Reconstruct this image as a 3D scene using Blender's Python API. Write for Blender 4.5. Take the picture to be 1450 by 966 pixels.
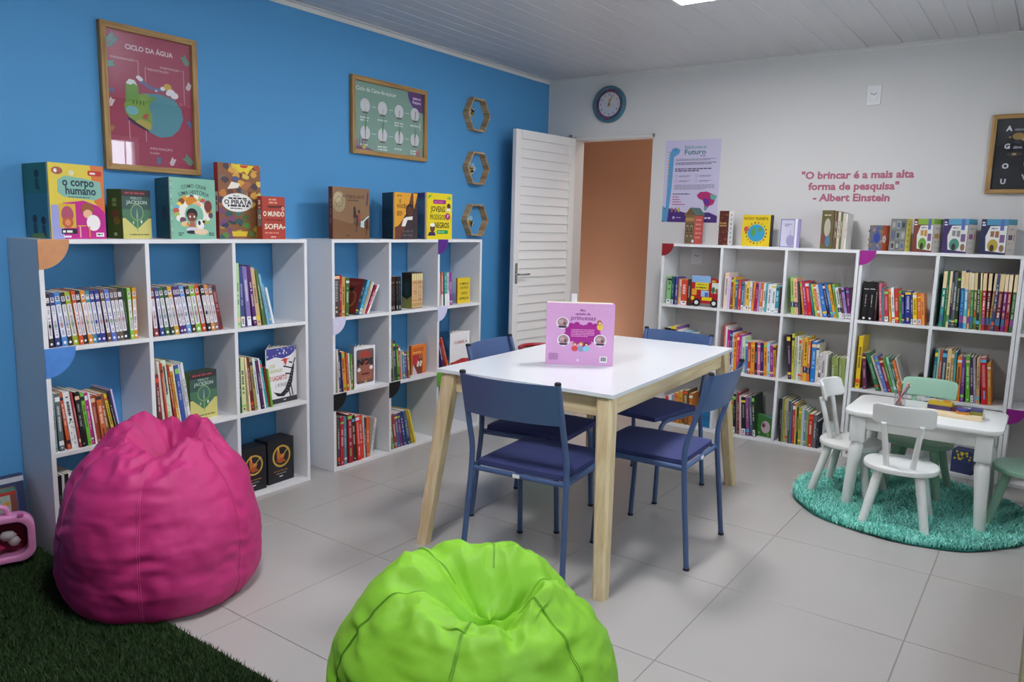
import bpy, bmesh, math, random
import numpy as np
from mathutils import Vector, Matrix, noise

# ------------------------------------------------------------------ reset
for o in list(bpy.data.objects):
    bpy.data.objects.remove(o)
SC = bpy.context.scene
COL = SC.collection
PI = math.pi
R = math.radians

# ------------------------------------------------------------------ camera
def make_camera():
    yaw, pitch, roll = -0.6176, 0.1493, 0.0244
    f = Vector((math.sin(yaw)*math.cos(pitch), math.cos(yaw)*math.cos(pitch), -math.sin(pitch)))
    rt = Vector((math.cos(yaw), -math.sin(yaw), 0))
    up = rt.cross(f)
    c, s = math.cos(roll), math.sin(roll)
    r2 = c*rt + s*up
    u2 = -s*rt + c*up
    cam = bpy.data.cameras.new('camera')
    cam.sensor_width = 36
    cam.sensor_fit = 'HORIZONTAL'
    cam.lens = 36*1080.19/1450
    cam.clip_start = 0.05
    o = bpy.data.objects.new('camera', cam)
    m = Matrix((r2, u2, -f)).transposed().to_4x4()
    m.translation = Vector((3.4078, -5.2264, 1.3716))
    o.matrix_world = m
    COL.objects.link(o)
    SC.camera = o
make_camera()

# ------------------------------------------------------------------ world, light, exposure
W = bpy.data.worlds.new('sky')
SC.world = W
W.use_nodes = True
bg = W.node_tree.nodes['Background']
bg.inputs[0].default_value = (0.80, 0.90, 1.0, 1)
bg.inputs[1].default_value = 5.0
LAMP_MAIN = 46.0
LAMP_BACK = 50.0
HALL_FILL = 19.0
SC.view_settings.view_transform = 'Standard'
SC.view_settings.look = 'None'
SC.view_settings.gamma = 1
SC.view_settings.use_curve_mapping = False
SC.view_settings.exposure = 0.90

# ------------------------------------------------------------------ colour and material helpers
def lin(h):
    if isinstance(h, tuple):
        r, g, b = h
    else:
        r, g, b = (int(h[i:i+2], 16)/255 for i in (0, 2, 4))
    f = lambda c: c/12.92 if c <= 0.04045 else ((c+0.055)/1.055)**2.4
    return (f(r), f(g), f(b), 1)

MATS = {}
def new_mat(name):
    m = bpy.data.materials.new(name)
    m.use_nodes = True
    MATS[name] = m
    nt = m.node_tree
    return m, nt, nt.nodes['Principled BSDF']

def N(nt, kind, **kw):
    n = nt.nodes.new(kind)
    for k, v in kw.items():
        setattr(n, k, v)
    return n

def plain(name, hexc, rough=0.5, spec=0.5, bump=0, bscale=200, metal=0, vary=0, vscale=3, sheen=0, coat=0):
    """procedural material: base colour with slow tonal variation and fine relief"""
    m, nt, b = new_mat(name)
    c = lin(hexc)
    b.inputs['Base Color'].default_value = c
    b.inputs['Roughness'].default_value = rough
    b.inputs['Specular IOR Level'].default_value = spec
    b.inputs['Metallic'].default_value = metal
    if sheen:
        b.inputs['Sheen Weight'].default_value = sheen
    if coat:
        b.inputs['Coat Weight'].default_value = coat
    tc = N(nt, 'ShaderNodeTexCoord')
    if vary:
        nz = N(nt, 'ShaderNodeTexNoise')
        nz.inputs['Scale'].default_value = vscale
        nz.inputs['Detail'].default_value = 4
        nt.links.new(tc.outputs['Object'], nz.inputs['Vector'])
        mx = N(nt, 'ShaderNodeMix', data_type='RGBA')
        mx.inputs['A'].default_value = tuple(min(1, x*(1-vary)) for x in c[:3])+(1,)
        mx.inputs['B'].default_value = tuple(min(1, x*(1+vary)) for x in c[:3])+(1,)
        nt.links.new(nz.outputs['Fac'], mx.inputs['Factor'])
        nt.links.new(mx.outputs['Result'], b.inputs['Base Color'])
    if bump:
        n2 = N(nt, 'ShaderNodeTexNoise')
        n2.inputs['Scale'].default_value = bscale
        n2.inputs['Detail'].default_value = 3
        nt.links.new(tc.outputs['Object'], n2.inputs['Vector'])
        bp = N(nt, 'ShaderNodeBump')
        bp.inputs['Strength'].default_value = bump
        bp.inputs['Distance'].default_value = 0.002
        nt.links.new(n2.outputs['Fac'], bp.inputs['Height'])
        nt.links.new(bp.outputs['Normal'], b.inputs['Normal'])
    return m

def wood(name, c1, c2, axis=2, scale=14, rough=0.5):
    m, nt, b = new_mat(name)
    tc = N(nt, 'ShaderNodeTexCoord')
    mp = N(nt, 'ShaderNodeMapping')
    sc = [scale*1.0]*3
    sc[axis] = scale*0.07
    mp.inputs['Scale'].default_value = sc
    nt.links.new(tc.outputs['Object'], mp.inputs['Vector'])
    nz = N(nt, 'ShaderNodeTexNoise')
    nz.inputs['Scale'].default_value = 3.0
    nz.inputs['Detail'].default_value = 6
    nz.inputs['Distortion'].default_value = 0.6
    nt.links.new(mp.outputs['Vector'], nz.inputs['Vector'])
    rp = N(nt, 'ShaderNodeValToRGB')
    rp.color_ramp.elements[0].position = 0.34
    rp.color_ramp.elements[0].color = lin(c1)
    rp.color_ramp.elements[1].position = 0.62
    rp.color_ramp.elements[1].color = lin(c2)
    nt.links.new(nz.outputs['Fac'], rp.inputs['Fac'])
    nt.links.new(rp.outputs['Color'], b.inputs['Base Color'])
    b.inputs['Roughness'].default_value = rough
    bp = N(nt, 'ShaderNodeBump')
    bp.inputs['Strength'].default_value = 0.15
    bp.inputs['Distance'].default_value = 0.002
    nt.links.new(nz.outputs['Fac'], bp.inputs['Height'])
    nt.links.new(bp.outputs['Normal'], b.inputs['Normal'])
    return m

def fabric(name, hexc, weave=900, rough=0.85, bump=0.25, spec=0.2, sheen=0.0, crease=0.0):
    m, nt, b = new_mat(name)
    c = lin(hexc)
    tc = N(nt, 'ShaderNodeTexCoord')
    nz = N(nt, 'ShaderNodeTexNoise')
    nz.inputs['Scale'].default_value = 6
    nz.inputs['Detail'].default_value = 5
    nt.links.new(tc.outputs['Object'], nz.inputs['Vector'])
    mx = N(nt, 'ShaderNodeMix', data_type='RGBA')
    mx.inputs['A'].default_value = tuple(x*0.9 for x in c[:3])+(1,)
    mx.inputs['B'].default_value = tuple(min(1, x*1.1) for x in c[:3])+(1,)
    nt.links.new(nz.outputs['Fac'], mx.inputs['Factor'])
    nt.links.new(mx.outputs['Result'], b.inputs['Base Color'])
    b.inputs['Roughness'].default_value = rough
    b.inputs['Specular IOR Level'].default_value = spec
    b.inputs['Sheen Weight'].default_value = sheen
    n2 = N(nt, 'ShaderNodeTexNoise')
    n2.inputs['Scale'].default_value = weave
    nt.links.new(tc.outputs['Object'], n2.inputs['Vector'])
    n3 = N(nt, 'ShaderNodeTexNoise')
    n3.inputs['Scale'].default_value = 28
    n3.inputs['Detail'].default_value = 4
    nt.links.new(tc.outputs['Object'], n3.inputs['Vector'])
    b1 = N(nt, 'ShaderNodeBump')
    b1.inputs['Strength'].default_value = bump
    b1.inputs['Distance'].default_value = 0.004
    nt.links.new(n3.outputs['Fac'], b1.inputs['Height'])
    b2 = N(nt, 'ShaderNodeBump')
    b2.inputs['Strength'].default_value = bump
    b2.inputs['Distance'].default_value = 0.0008
    nt.links.new(n2.outputs['Fac'], b2.inputs['Height'])
    nt.links.new(b1.outputs['Normal'], b2.inputs['Normal'])
    if crease:
        n4 = N(nt, 'ShaderNodeTexNoise', noise_type='RIDGED_MULTIFRACTAL')
        n4.inputs['Scale'].default_value = 6.5
        n4.inputs['Detail'].default_value = 3
        n4.inputs['Distortion'].default_value = 0.8
        nt.links.new(tc.outputs['Object'], n4.inputs['Vector'])
        b0 = N(nt, 'ShaderNodeBump')
        b0.inputs['Strength'].default_value = crease
        b0.inputs['Distance'].default_value = 0.006
        nt.links.new(n4.outputs['Fac'], b0.inputs['Height'])
        nt.links.new(b0.outputs['Normal'], b1.inputs['Normal'])
    nt.links.new(b2.outputs['Normal'], b.inputs['Normal'])
    return m

def emit(name, hexc, strength):
    m, nt, b = new_mat(name)
    b.inputs['Base Color'].default_value = (0.8, 0.8, 0.8, 1)
    b.inputs['Emission Color'].default_value = lin(hexc)
    b.inputs['Emission Strength'].default_value = strength
    return m

def glass(name, tint=(1, 1, 1), ior=1.5):
    m, nt, b = new_mat(name)
    nt.nodes.remove(b)
    out = nt.nodes['Material Output']
    t = N(nt, 'ShaderNodeBsdfTransparent')
    t.inputs[0].default_value = tint+(1,)
    g = N(nt, 'ShaderNodeBsdfGlossy')
    g.inputs['Roughness'].default_value = 0.02
    lw = N(nt, 'ShaderNodeLayerWeight')
    lw.inputs['Blend'].default_value = 0.5
    pw = N(nt, 'ShaderNodeMath', operation='POWER')
    pw.inputs[1].default_value = 5
    nt.links.new(lw.outputs['Facing'], pw.inputs[0])
    f = N(nt, 'ShaderNodeMath', operation='MULTIPLY_ADD')
    r0 = ((ior-1)/(ior+1))**2*1.6
    f.inputs[1].default_value = 1-r0
    f.inputs[2].default_value = r0
    nt.links.new(pw.outputs[0], f.inputs[0])
    mx = N(nt, 'ShaderNodeMixShader')
    nt.links.new(f.outputs[0], mx.inputs[0])
    nt.links.new(t.outputs[0], mx.inputs[1])
    nt.links.new(g.outputs[0], mx.inputs[2])
    nt.links.new(mx.outputs[0], out.inputs[0])
    return m

def object_colour(name, rough=0.4, spec=0.5):
    """cover stock: colour comes from the object's own colour, with slight mottling"""
    m, nt, b = new_mat(name)
    oi = N(nt, 'ShaderNodeObjectInfo')
    tc = N(nt, 'ShaderNodeTexCoord')
    nz = N(nt, 'ShaderNodeTexNoise')
    nz.inputs['Scale'].default_value = 25
    nt.links.new(tc.outputs['Object'], nz.inputs['Vector'])
    hs = N(nt, 'ShaderNodeHueSaturation')
    mr = N(nt, 'ShaderNodeMapRange')
    mr.inputs['To Min'].default_value = 0.85
    mr.inputs['To Max'].default_value = 1.15
    nt.links.new(nz.outputs['Fac'], mr.inputs['Value'])
    nt.links.new(mr.outputs['Result'], hs.inputs['Value'])
    nt.links.new(oi.outputs['Color'], hs.inputs['Color'])
    nt.links.new(hs.outputs['Color'], b.inputs['Base Color'])
    b.inputs['Roughness'].default_value = rough
    b.inputs['Specular IOR Level'].default_value = spec
    return m

def printed(name, rough=0.45):
    m, nt, b = new_mat(name)
    a = N(nt, 'ShaderNodeAttribute', attribute_name='ink')
    nt.links.new(a.outputs['Color'], b.inputs['Base Color'])
    b.inputs['Roughness'].default_value = rough
    return m

plain('blue_paint', '5398cc', 0.6, 0.3, bump=0.25, bscale=90, vary=0.03)
plain('white_paint', 'd9d7d4', 0.6, 0.3, bump=0.25, bscale=90, vary=0.02)
plain('far_paint', '928c86', 0.65, 0.3, bump=0.25, bscale=90, vary=0.03)  # dark tone picked for the unseen walls to cut bounced light
plain('hall_paint', 'bd8c6c', 0.65, 0.3, bump=0.2, bscale=90, vary=0.04)
plain('pvc', 'c6c5c7', 0.35, 0.4, bump=0.03, bscale=30, vary=0.02)
plain('trim_white', 'd8d6d2', 0.45)
plain('grout', '94908c', 0.9, 0.1, bump=0.4)
plain('tile', 'afaba7', 0.24, 0.45, bump=0.02, bscale=40, vary=0.045, vscale=2.4)
plain('melamine', 'e8e8e9', 0.38, 0.4, bump=0.02, bscale=300, vary=0.01)
plain('laminate', 'dcdfe2', 0.22, 0.5, bump=0.01)
plain('louver_white', 'eceae7', 0.45, 0.4, bump=0.08, bscale=40)
plain('chrome', 'c8c8c8', 0.2, metal=1)
plain('navy_steel', '435a84', 0.38, 0.5, bump=0.03, bscale=500, coat=0.1)
plain('black_rubber', '14161a', 0.7)
plain('tag_white', 'e8e8e8', 0.5)
fabric('navy_cloth', '3b4270', rough=0.8, bump=0.2, spec=0.3)
fabric('pink_cloth', 'bd2e72', rough=0.55, bump=0.3, spec=0.35, crease=0.45)
fabric('green_cloth', '80bc2c', rough=0.55, bump=0.3, spec=0.35, crease=0.5)
plain('pink_thread', 'd04a88', 0.7)
plain('green_thread', '6aa424', 0.7)
wood('pine', 'cbb288', 'decba4', 2, 16)
wood('pine_x', 'cbb288', 'decba4', 0, 16)
wood('pine_y', 'cbb288', 'decba4', 1, 16)
wood('frame_wood_x', '8f6a3a', 'b48e55', 0, 20)
wood('frame_wood_z', '8f6a3a', 'b48e55', 2, 20)
wood('hex_wood', '9a7a54', 'c6a67c', 1, 18)
wood('ply', 'd8bc90', 'ead6b0', 0, 18)
wood('bench_wood', '6c6444', '8a8260', 1, 12)
plain('white_enamel', 'e6e7e4', 0.35, 0.5, bump=0.02)
plain('mint_enamel', '9cc4ac', 0.35, 0.5, bump=0.02)
plain('paper', 'e6e0d2', 0.8, 0.2, bump=0.3, bscale=600)
object_colour('cover')
object_colour('pile', 0.9, 0.1)
object_colour('plastic', 0.35, 0.5)
printed('ink')
printed('ink_matte', 0.7)
glass('picture_glass', ior=1.5)
glass('window_glass', ior=1.45)
glass('clear_plastic', (0.93, 0.93, 0.95), 1.4)
emit('lamp_diffuser', 'fdfbff', LAMP_MAIN)
emit('lamp_diffuser_back', 'fdfbff', LAMP_BACK)
emit('hall_fill_panel', 'fff2e2', HALL_FILL)
plain('turf_backing', '1d2c16', 0.95, 0.1)
plain('rug_backing', '2a6a62', 0.9, 0.1)

# ------------------------------------------------------------------ object helpers
def link_mesh(name, me, mat, parent=None, color=None):
    o = bpy.data.objects.new(name, me)
    COL.objects.link(o)
    if mat is not None and not me.materials:
        me.materials.append(MATS[mat] if isinstance(mat, str) else mat)
    if parent is not None:
        o.parent = parent
    if color is not None:
        o.color = lin(color) if isinstance(color, (str, tuple)) and (isinstance(color, str) or len(color) == 3) else color
    return o

def mesh(name, vs, fs, smooth=False):
    me = bpy.data.meshes.new(name)
    me.from_pydata([tuple(v) for v in vs], [], fs)
    if smooth:
        for p in me.polygons:
            p.use_smooth = True
    return me

def smooth_by_angle(me, ang=40):
    for p in me.polygons:
        p.use_smooth = True
    bm = bmesh.new()
    bm.from_mesh(me)
    for e in bm.edges:
        if len(e.link_faces) == 2 and e.calc_face_angle(0) > R(ang):
            e.smooth = False
    bm.to_mesh(me)
    bm.free()
    return me

class Geo:
    """collects shapes of ONE part"""
    def __init__(s):
        s.v = []
        s.f = []
    def add(s, vs, fs):
        o = len(s.v)
        s.v += [tuple(v) for v in vs]
        s.f += [tuple(i+o for i in f) for f in fs]
        return s
    def box(s, x0, x1, y0, y1, z0, z1, M=None):
        vs = [Vector(p) for p in ((x0, y0, z0), (x1, y0, z0), (x1, y1, z0), (x0, y1, z0), (x0, y0, z1), (x1, y0, z1), (x1, y1, z1), (x0, y1, z1))]
        if M is not None:
            vs = [M @ v for v in vs]
        return s.add(vs, [(0, 3, 2, 1), (4, 5, 6, 7), (0, 1, 5, 4), (1, 2, 6, 5), (2, 3, 7, 6), (3, 0, 4, 7)])
    def prism(s, pts, y0, y1):
        """polygon in x,z (counter-clockwise seen from -y) extruded along y"""
        n = len(pts)
        vs = [(p[0], y0, p[1]) for p in pts]+[(p[0], y1, p[1]) for p in pts]
        fs = [tuple(range(n)), tuple(range(2*n-1, n-1, -1))]
        fs += [(i, i+n, (i+1) % n+n, (i+1) % n) for i in range(n)]
        return s.add(vs, fs)
    def slab(s, pts, z0, z1):
        n = len(pts)
        vs = [(p[0], p[1], z0) for p in pts]+[(p[0], p[1], z1) for p in pts]
        fs = [tuple(range(n-1, -1, -1)), tuple(range(n, 2*n))]
        fs += [(i, (i+1) % n, (i+1) % n+n, i+n) for i in range(n)]
        return s.add(vs, fs)
    def tube(s, path, r, n=10, caps=True):
        path = [Vector(p) for p in path]
        rs = r if isinstance(r, (list, tuple)) else [r]*len(path)
        t0 = (path[1]-path[0]).normalized()
        a = Vector((0, 0, 1)) if abs(t0.z) < 0.9 else Vector((1, 0, 0))
        nrm = t0.cross(a).normalized()
        vs = []
        for i, p in enumerate(path):
            if i == 0:
                t = t0
            elif i == len(path)-1:
                t = (path[i]-path[i-1]).normalized()
            else:
                t = ((path[i+1]-path[i]).normalized()+(path[i]-path[i-1]).normalized()).normalized()
            nrm = (nrm-t*nrm.dot(t)).normalized()
            bn = t.cross(nrm)
            for k in range(n):
                q = 2*PI*k/n
                vs.append(p+(nrm*math.cos(q)+bn*math.sin(q))*rs[i])
        fs = []
        for i in range(len(path)-1):
            for k in range(n):
                fs.append((i*n+k, i*n+(k+1) % n, (i+1)*n+(k+1) % n, (i+1)*n+k))
        if caps:
            fs.append(tuple(range(n-1, -1, -1)))
            fs.append(tuple(range((len(path)-1)*n, len(path)*n)))
        return s.add(vs, fs)
    def lathe(s, prof, n=24, c=(0, 0, 0)):
        vs = []
        fs = []
        for r, z in prof:
            for k in range(n):
                q = 2*PI*k/n
                vs.append((c[0]+r*math.cos(q), c[1]+r*math.sin(q), c[2]+z))
        for i in range(len(prof)-1):
            for k in range(n):
                fs.append((i*n+k, i*n+(k+1) % n, (i+1)*n+(k+1) % n, (i+1)*n+k))
        fs.append(tuple(range(n-1, -1, -1)))
        fs.append(tuple(range((len(prof)-1)*n, len(prof)*n)))
        return s.add(vs, fs)
    def build(s, name, mat, parent=None, smooth=None, bevel=0, seg=2, color=None):
        me = mesh(name, s.v, s.f)
        if bevel:
            bm = bmesh.new()
            bm.from_mesh(me)
            es = [e for e in bm.edges if len(e.link_faces) == 2 and e.calc_face_angle(0) > R(30)]
            bmesh.ops.bevel(bm, geom=es, offset=bevel, segments=seg, affect='EDGES', profile=0.5, clamp_overlap=True)
            bm.to_mesh(me)
            bm.free()
        if smooth is not None:
            smooth_by_angle(me, smooth)
        return link_mesh(name, me, mat, parent, color)

def bend(path, rad, n=5):
    """round the corners of a polyline"""
    P = [Vector(p) for p in path]
    out = [P[0]]
    for i in range(1, len(P)-1):
        a, b, c = P[i-1], P[i], P[i+1]
        d1, d2 = (a-b), (c-b)
        r = min(rad, d1.length*0.45, d2.length*0.45)
        p0, p2 = b+d1.normalized()*r, b+d2.normalized()*r
        for k in range(n+1):
            t = k/n
            out.append(p0*(1-t)**2+b*2*t*(1-t)+p2*t*t)
    out.append(P[-1])
    return out

def tag(o, label, cat, group=None):
    o['label'] = label
    o['category'] = cat
    if group:
        o['group'] = group
    return o

def thing(name, label, cat, loc=(0, 0, 0), rz=0, group=None):
    o = bpy.data.objects.new(name, None)
    o.empty_display_size = 0.05
    COL.objects.link(o)
    o.location = loc
    o.rotation_euler = (0, 0, rz)
    return tag(o, label, cat, group)

def structure(o):
    o['kind'] = 'structure'
    return o

def empty_structure(name, loc=(0, 0, 0), rz=0):
    o = bpy.data.objects.new(name, None)
    o.empty_display_size = 0.05
    COL.objects.link(o)
    o.location = loc
    o.rotation_euler = (0, 0, rz)
    return structure(o)

def part_copy(src, parent, loc=(0, 0, 0), rot=None, name=None):
    c = src.copy()
    COL.objects.link(c)
    c.parent = parent
    c.location = loc
    if rot is not None:
        c.rotation_euler = rot
    return c

# ------------------------------------------------------------------ flat print (lettering and pictures on paper)
_txt = {}
def text_mesh(body, bold=0.0):
    key = (body, bold)
    if key in _txt:
        return _txt[key]
    cu = bpy.data.curves.new('lettering', 'FONT')
    cu.body = body
    cu.size = 1
    cu.offset = bold
    cu.resolution_u = 2
    o = bpy.data.objects.new('lettering', cu)
    COL.objects.link(o)
    bpy.context.view_layer.update()
    me = bpy.data.meshes.new_from_object(o.evaluated_get(bpy.context.evaluated_depsgraph_get()))
    vs = [tuple(v.co)[:2] for v in me.vertices]
    fs = [tuple(p.vertices) for p in me.polygons]
    bpy.data.objects.remove(o)
    bpy.data.curves.remove(cu)
    bpy.data.meshes.remove(me)
    _txt[key] = (vs, fs)
    return _txt[key]

class Print:
    """printed matter in the x (right), z (up) plane, facing -y; later ink lies above earlier ink"""
    def __init__(s, eps=0.00012, seed=1):
        s.v = []
        s.f = []
        s.c = []
        s.eps = eps
        s.k = 1
        s.rng = random.Random(seed)
    def _add(s, pts, fs, col, step=True):
        o = len(s.v)
        s.v += [(p[0], float(s.k), p[1]) for p in pts]
        c = lin(col)
        for f in fs:
            s.f.append(tuple(i+o for i in f))
            s.c.append(c)
        if step:
            s.k += 1
    def poly(s, pts, col):
        a = sum(pts[i][0]*pts[(i+1) % len(pts)][1]-pts[(i+1) % len(pts)][0]*pts[i][1] for i in range(len(pts)))
        if a < 0:
            pts = pts[::-1]
        s._add(pts, [tuple(range(len(pts)))], col)
        return s
    def rect(s, x0, z0, x1, z1, col):
        return s.poly([(x0, z0), (x1, z0), (x1, z1), (x0, z1)], col)
    def rrect(s, x0, z0, x1, z1, r, col):
        pts = []
        for cx, cz, a in ((x1-r, z0+r, -90), (x1-r, z1-r, 0), (x0+r, z1-r, 90), (x0+r, z0+r, 180)):
            for k in range(5):
                q = R(a+90*k/4)
                pts.append((cx+r*math.cos(q), cz+r*math.sin(q)))
        return s.poly(pts, col)
    def ell(s, cx, cz, rx, rz, col, n=20, a0=0, a1=360, rot=0):
        pts = []
        full = abs(a1-a0) >= 360
        for k in range(n if full else n+1):
            q = R(a0+(a1-a0)*k/n)
            x, z = rx*math.cos(q), rz*math.sin(q)
            pts.append((cx+x*math.cos(rot)-z*math.sin(rot), cz+x*math.sin(rot)+z*math.cos(rot)))
        if not full:
            pts.append((cx, cz))
        return s.poly(pts, col)
    def ring(s, cx, cz, r0, r1, col, n=28, ez=1.0):
        pts = []
        for k in range(n):
            q = 2*PI*k/n
            pts += [(cx+r0*math.cos(q), cz+r0*ez*math.sin(q)), (cx+r1*math.cos(q), cz+r1*ez*math.sin(q))]
        fs = [(2*k, 2*k+1, (2*k+3) % (2*n), (2*k+2) % (2*n)) for k in range(n)]
        s._add(pts, fs, col)
        return s
    def line(s, x0, z0, x1, z1, w, col):
        dx, dz = x1-x0, z1-z0
        L = math.hypot(dx, dz) or 1
        nx, nz = -dz/L*w/2, dx/L*w/2
        return s.poly([(x0-nx, z0-nz), (x1-nx, z1-nz), (x1+nx, z1+nz), (x0+nx, z0+nz)], col)
    def text(s, body, x, z, size, col, align='C', bold=0.02, width=None, rot=0.0, arc=None, shear=0.0):
        vs, fs = text_mesh(body, bold)
        if not vs:
            return s
        xs = [v[0] for v in vs]
        w = max(xs)-min(xs)
        k = size
        kx = (width/w) if width else size
        ox = {'L': -min(xs), 'C': -(min(xs)+max(xs))/2, 'R': -max(xs)}[align]
        pts = []
        for vx, vz in vs:
            px, pz = (vx+ox)*kx+shear*vz*k, vz*k
            if arc:
                q = px/arc
                px, pz = (arc+pz)*math.sin(q), (arc+pz)*math.cos(q)-arc
            pts.append((x+px*math.cos(rot)-pz*math.sin(rot), z+px*math.sin(rot)+pz*math.cos(rot)))
        s._add(pts, fs, col)
        return s
    def words(s, x0, z0, x1, h, col, rows=1, gap=1.8, ragged=True):
        """lines of small print: too fine to read in the photograph, set as word-long strokes"""
        fs = []
        pts = []
        for r in range(rows):
            z = z0-r*h*gap
            x = x0
            end = x1-(s.rng.random()*0.3*(x1-x0) if ragged and r == rows-1 else 0)
            while x < end-h:
                w = min(h*(1+s.rng.random()*3.5), end-x)
                o = len(pts)
                pts += [(x, z), (x+w, z), (x+w, z+h), (x, z+h)]
                fs.append((o, o+1, o+2, o+3))
                x += w+h*0.6
        if pts:
            s._add(pts, fs, col)
        return s
    def vwords(s, x0, x1, z0, z1, col):
        """a title running down a spine"""
        pts = []
        fs = []
        z = z1
        w = x1-x0
        while z > z0+w*0.3:
            h = w*(0.35+0.5*s.rng.random())
            if s.rng.random() > 0.14:
                o = len(pts)
                a = 0.12*w*s.rng.random()
                zz = max(z-h, z0)
                pts += [(x0+a, zz), (x1-0.12*w*s.rng.random(), zz), (x1-a, z), (x0+0.1*w*s.rng.random(), z)]
                fs.append((o, o+1, o+2, o+3))
            z -= h+w*0.16
        if pts:
            s._add(pts, fs, col)
        return s
    def build(s, name, parent, loc=(0, 0, 0), rot=(0, 0, 0), mat='ink'):
        e = min(s.eps, 0.0024/s.k)
        me = mesh(name, [(v[0], -e*v[1], v[2]) for v in s.v], s.f)
        ca = me.color_attributes.new('ink', 'FLOAT_COLOR', 'CORNER')
        buf = []
        for p, c in zip(me.polygons, s.c):
            buf += list(c)*p.loop_total
        ca.data.foreach_set('color', buf)
        o = link_mesh(name, me, mat, parent)
        o.location = loc
        o.rotation_euler = rot
        return o

# ------------------------------------------------------------------ dimensions of the room
CEIL = 2.503
XR = 3.95          # right wall
YB = -6.30         # wall behind the photographer
DEP = 0.2643       # bookcase depth
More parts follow.
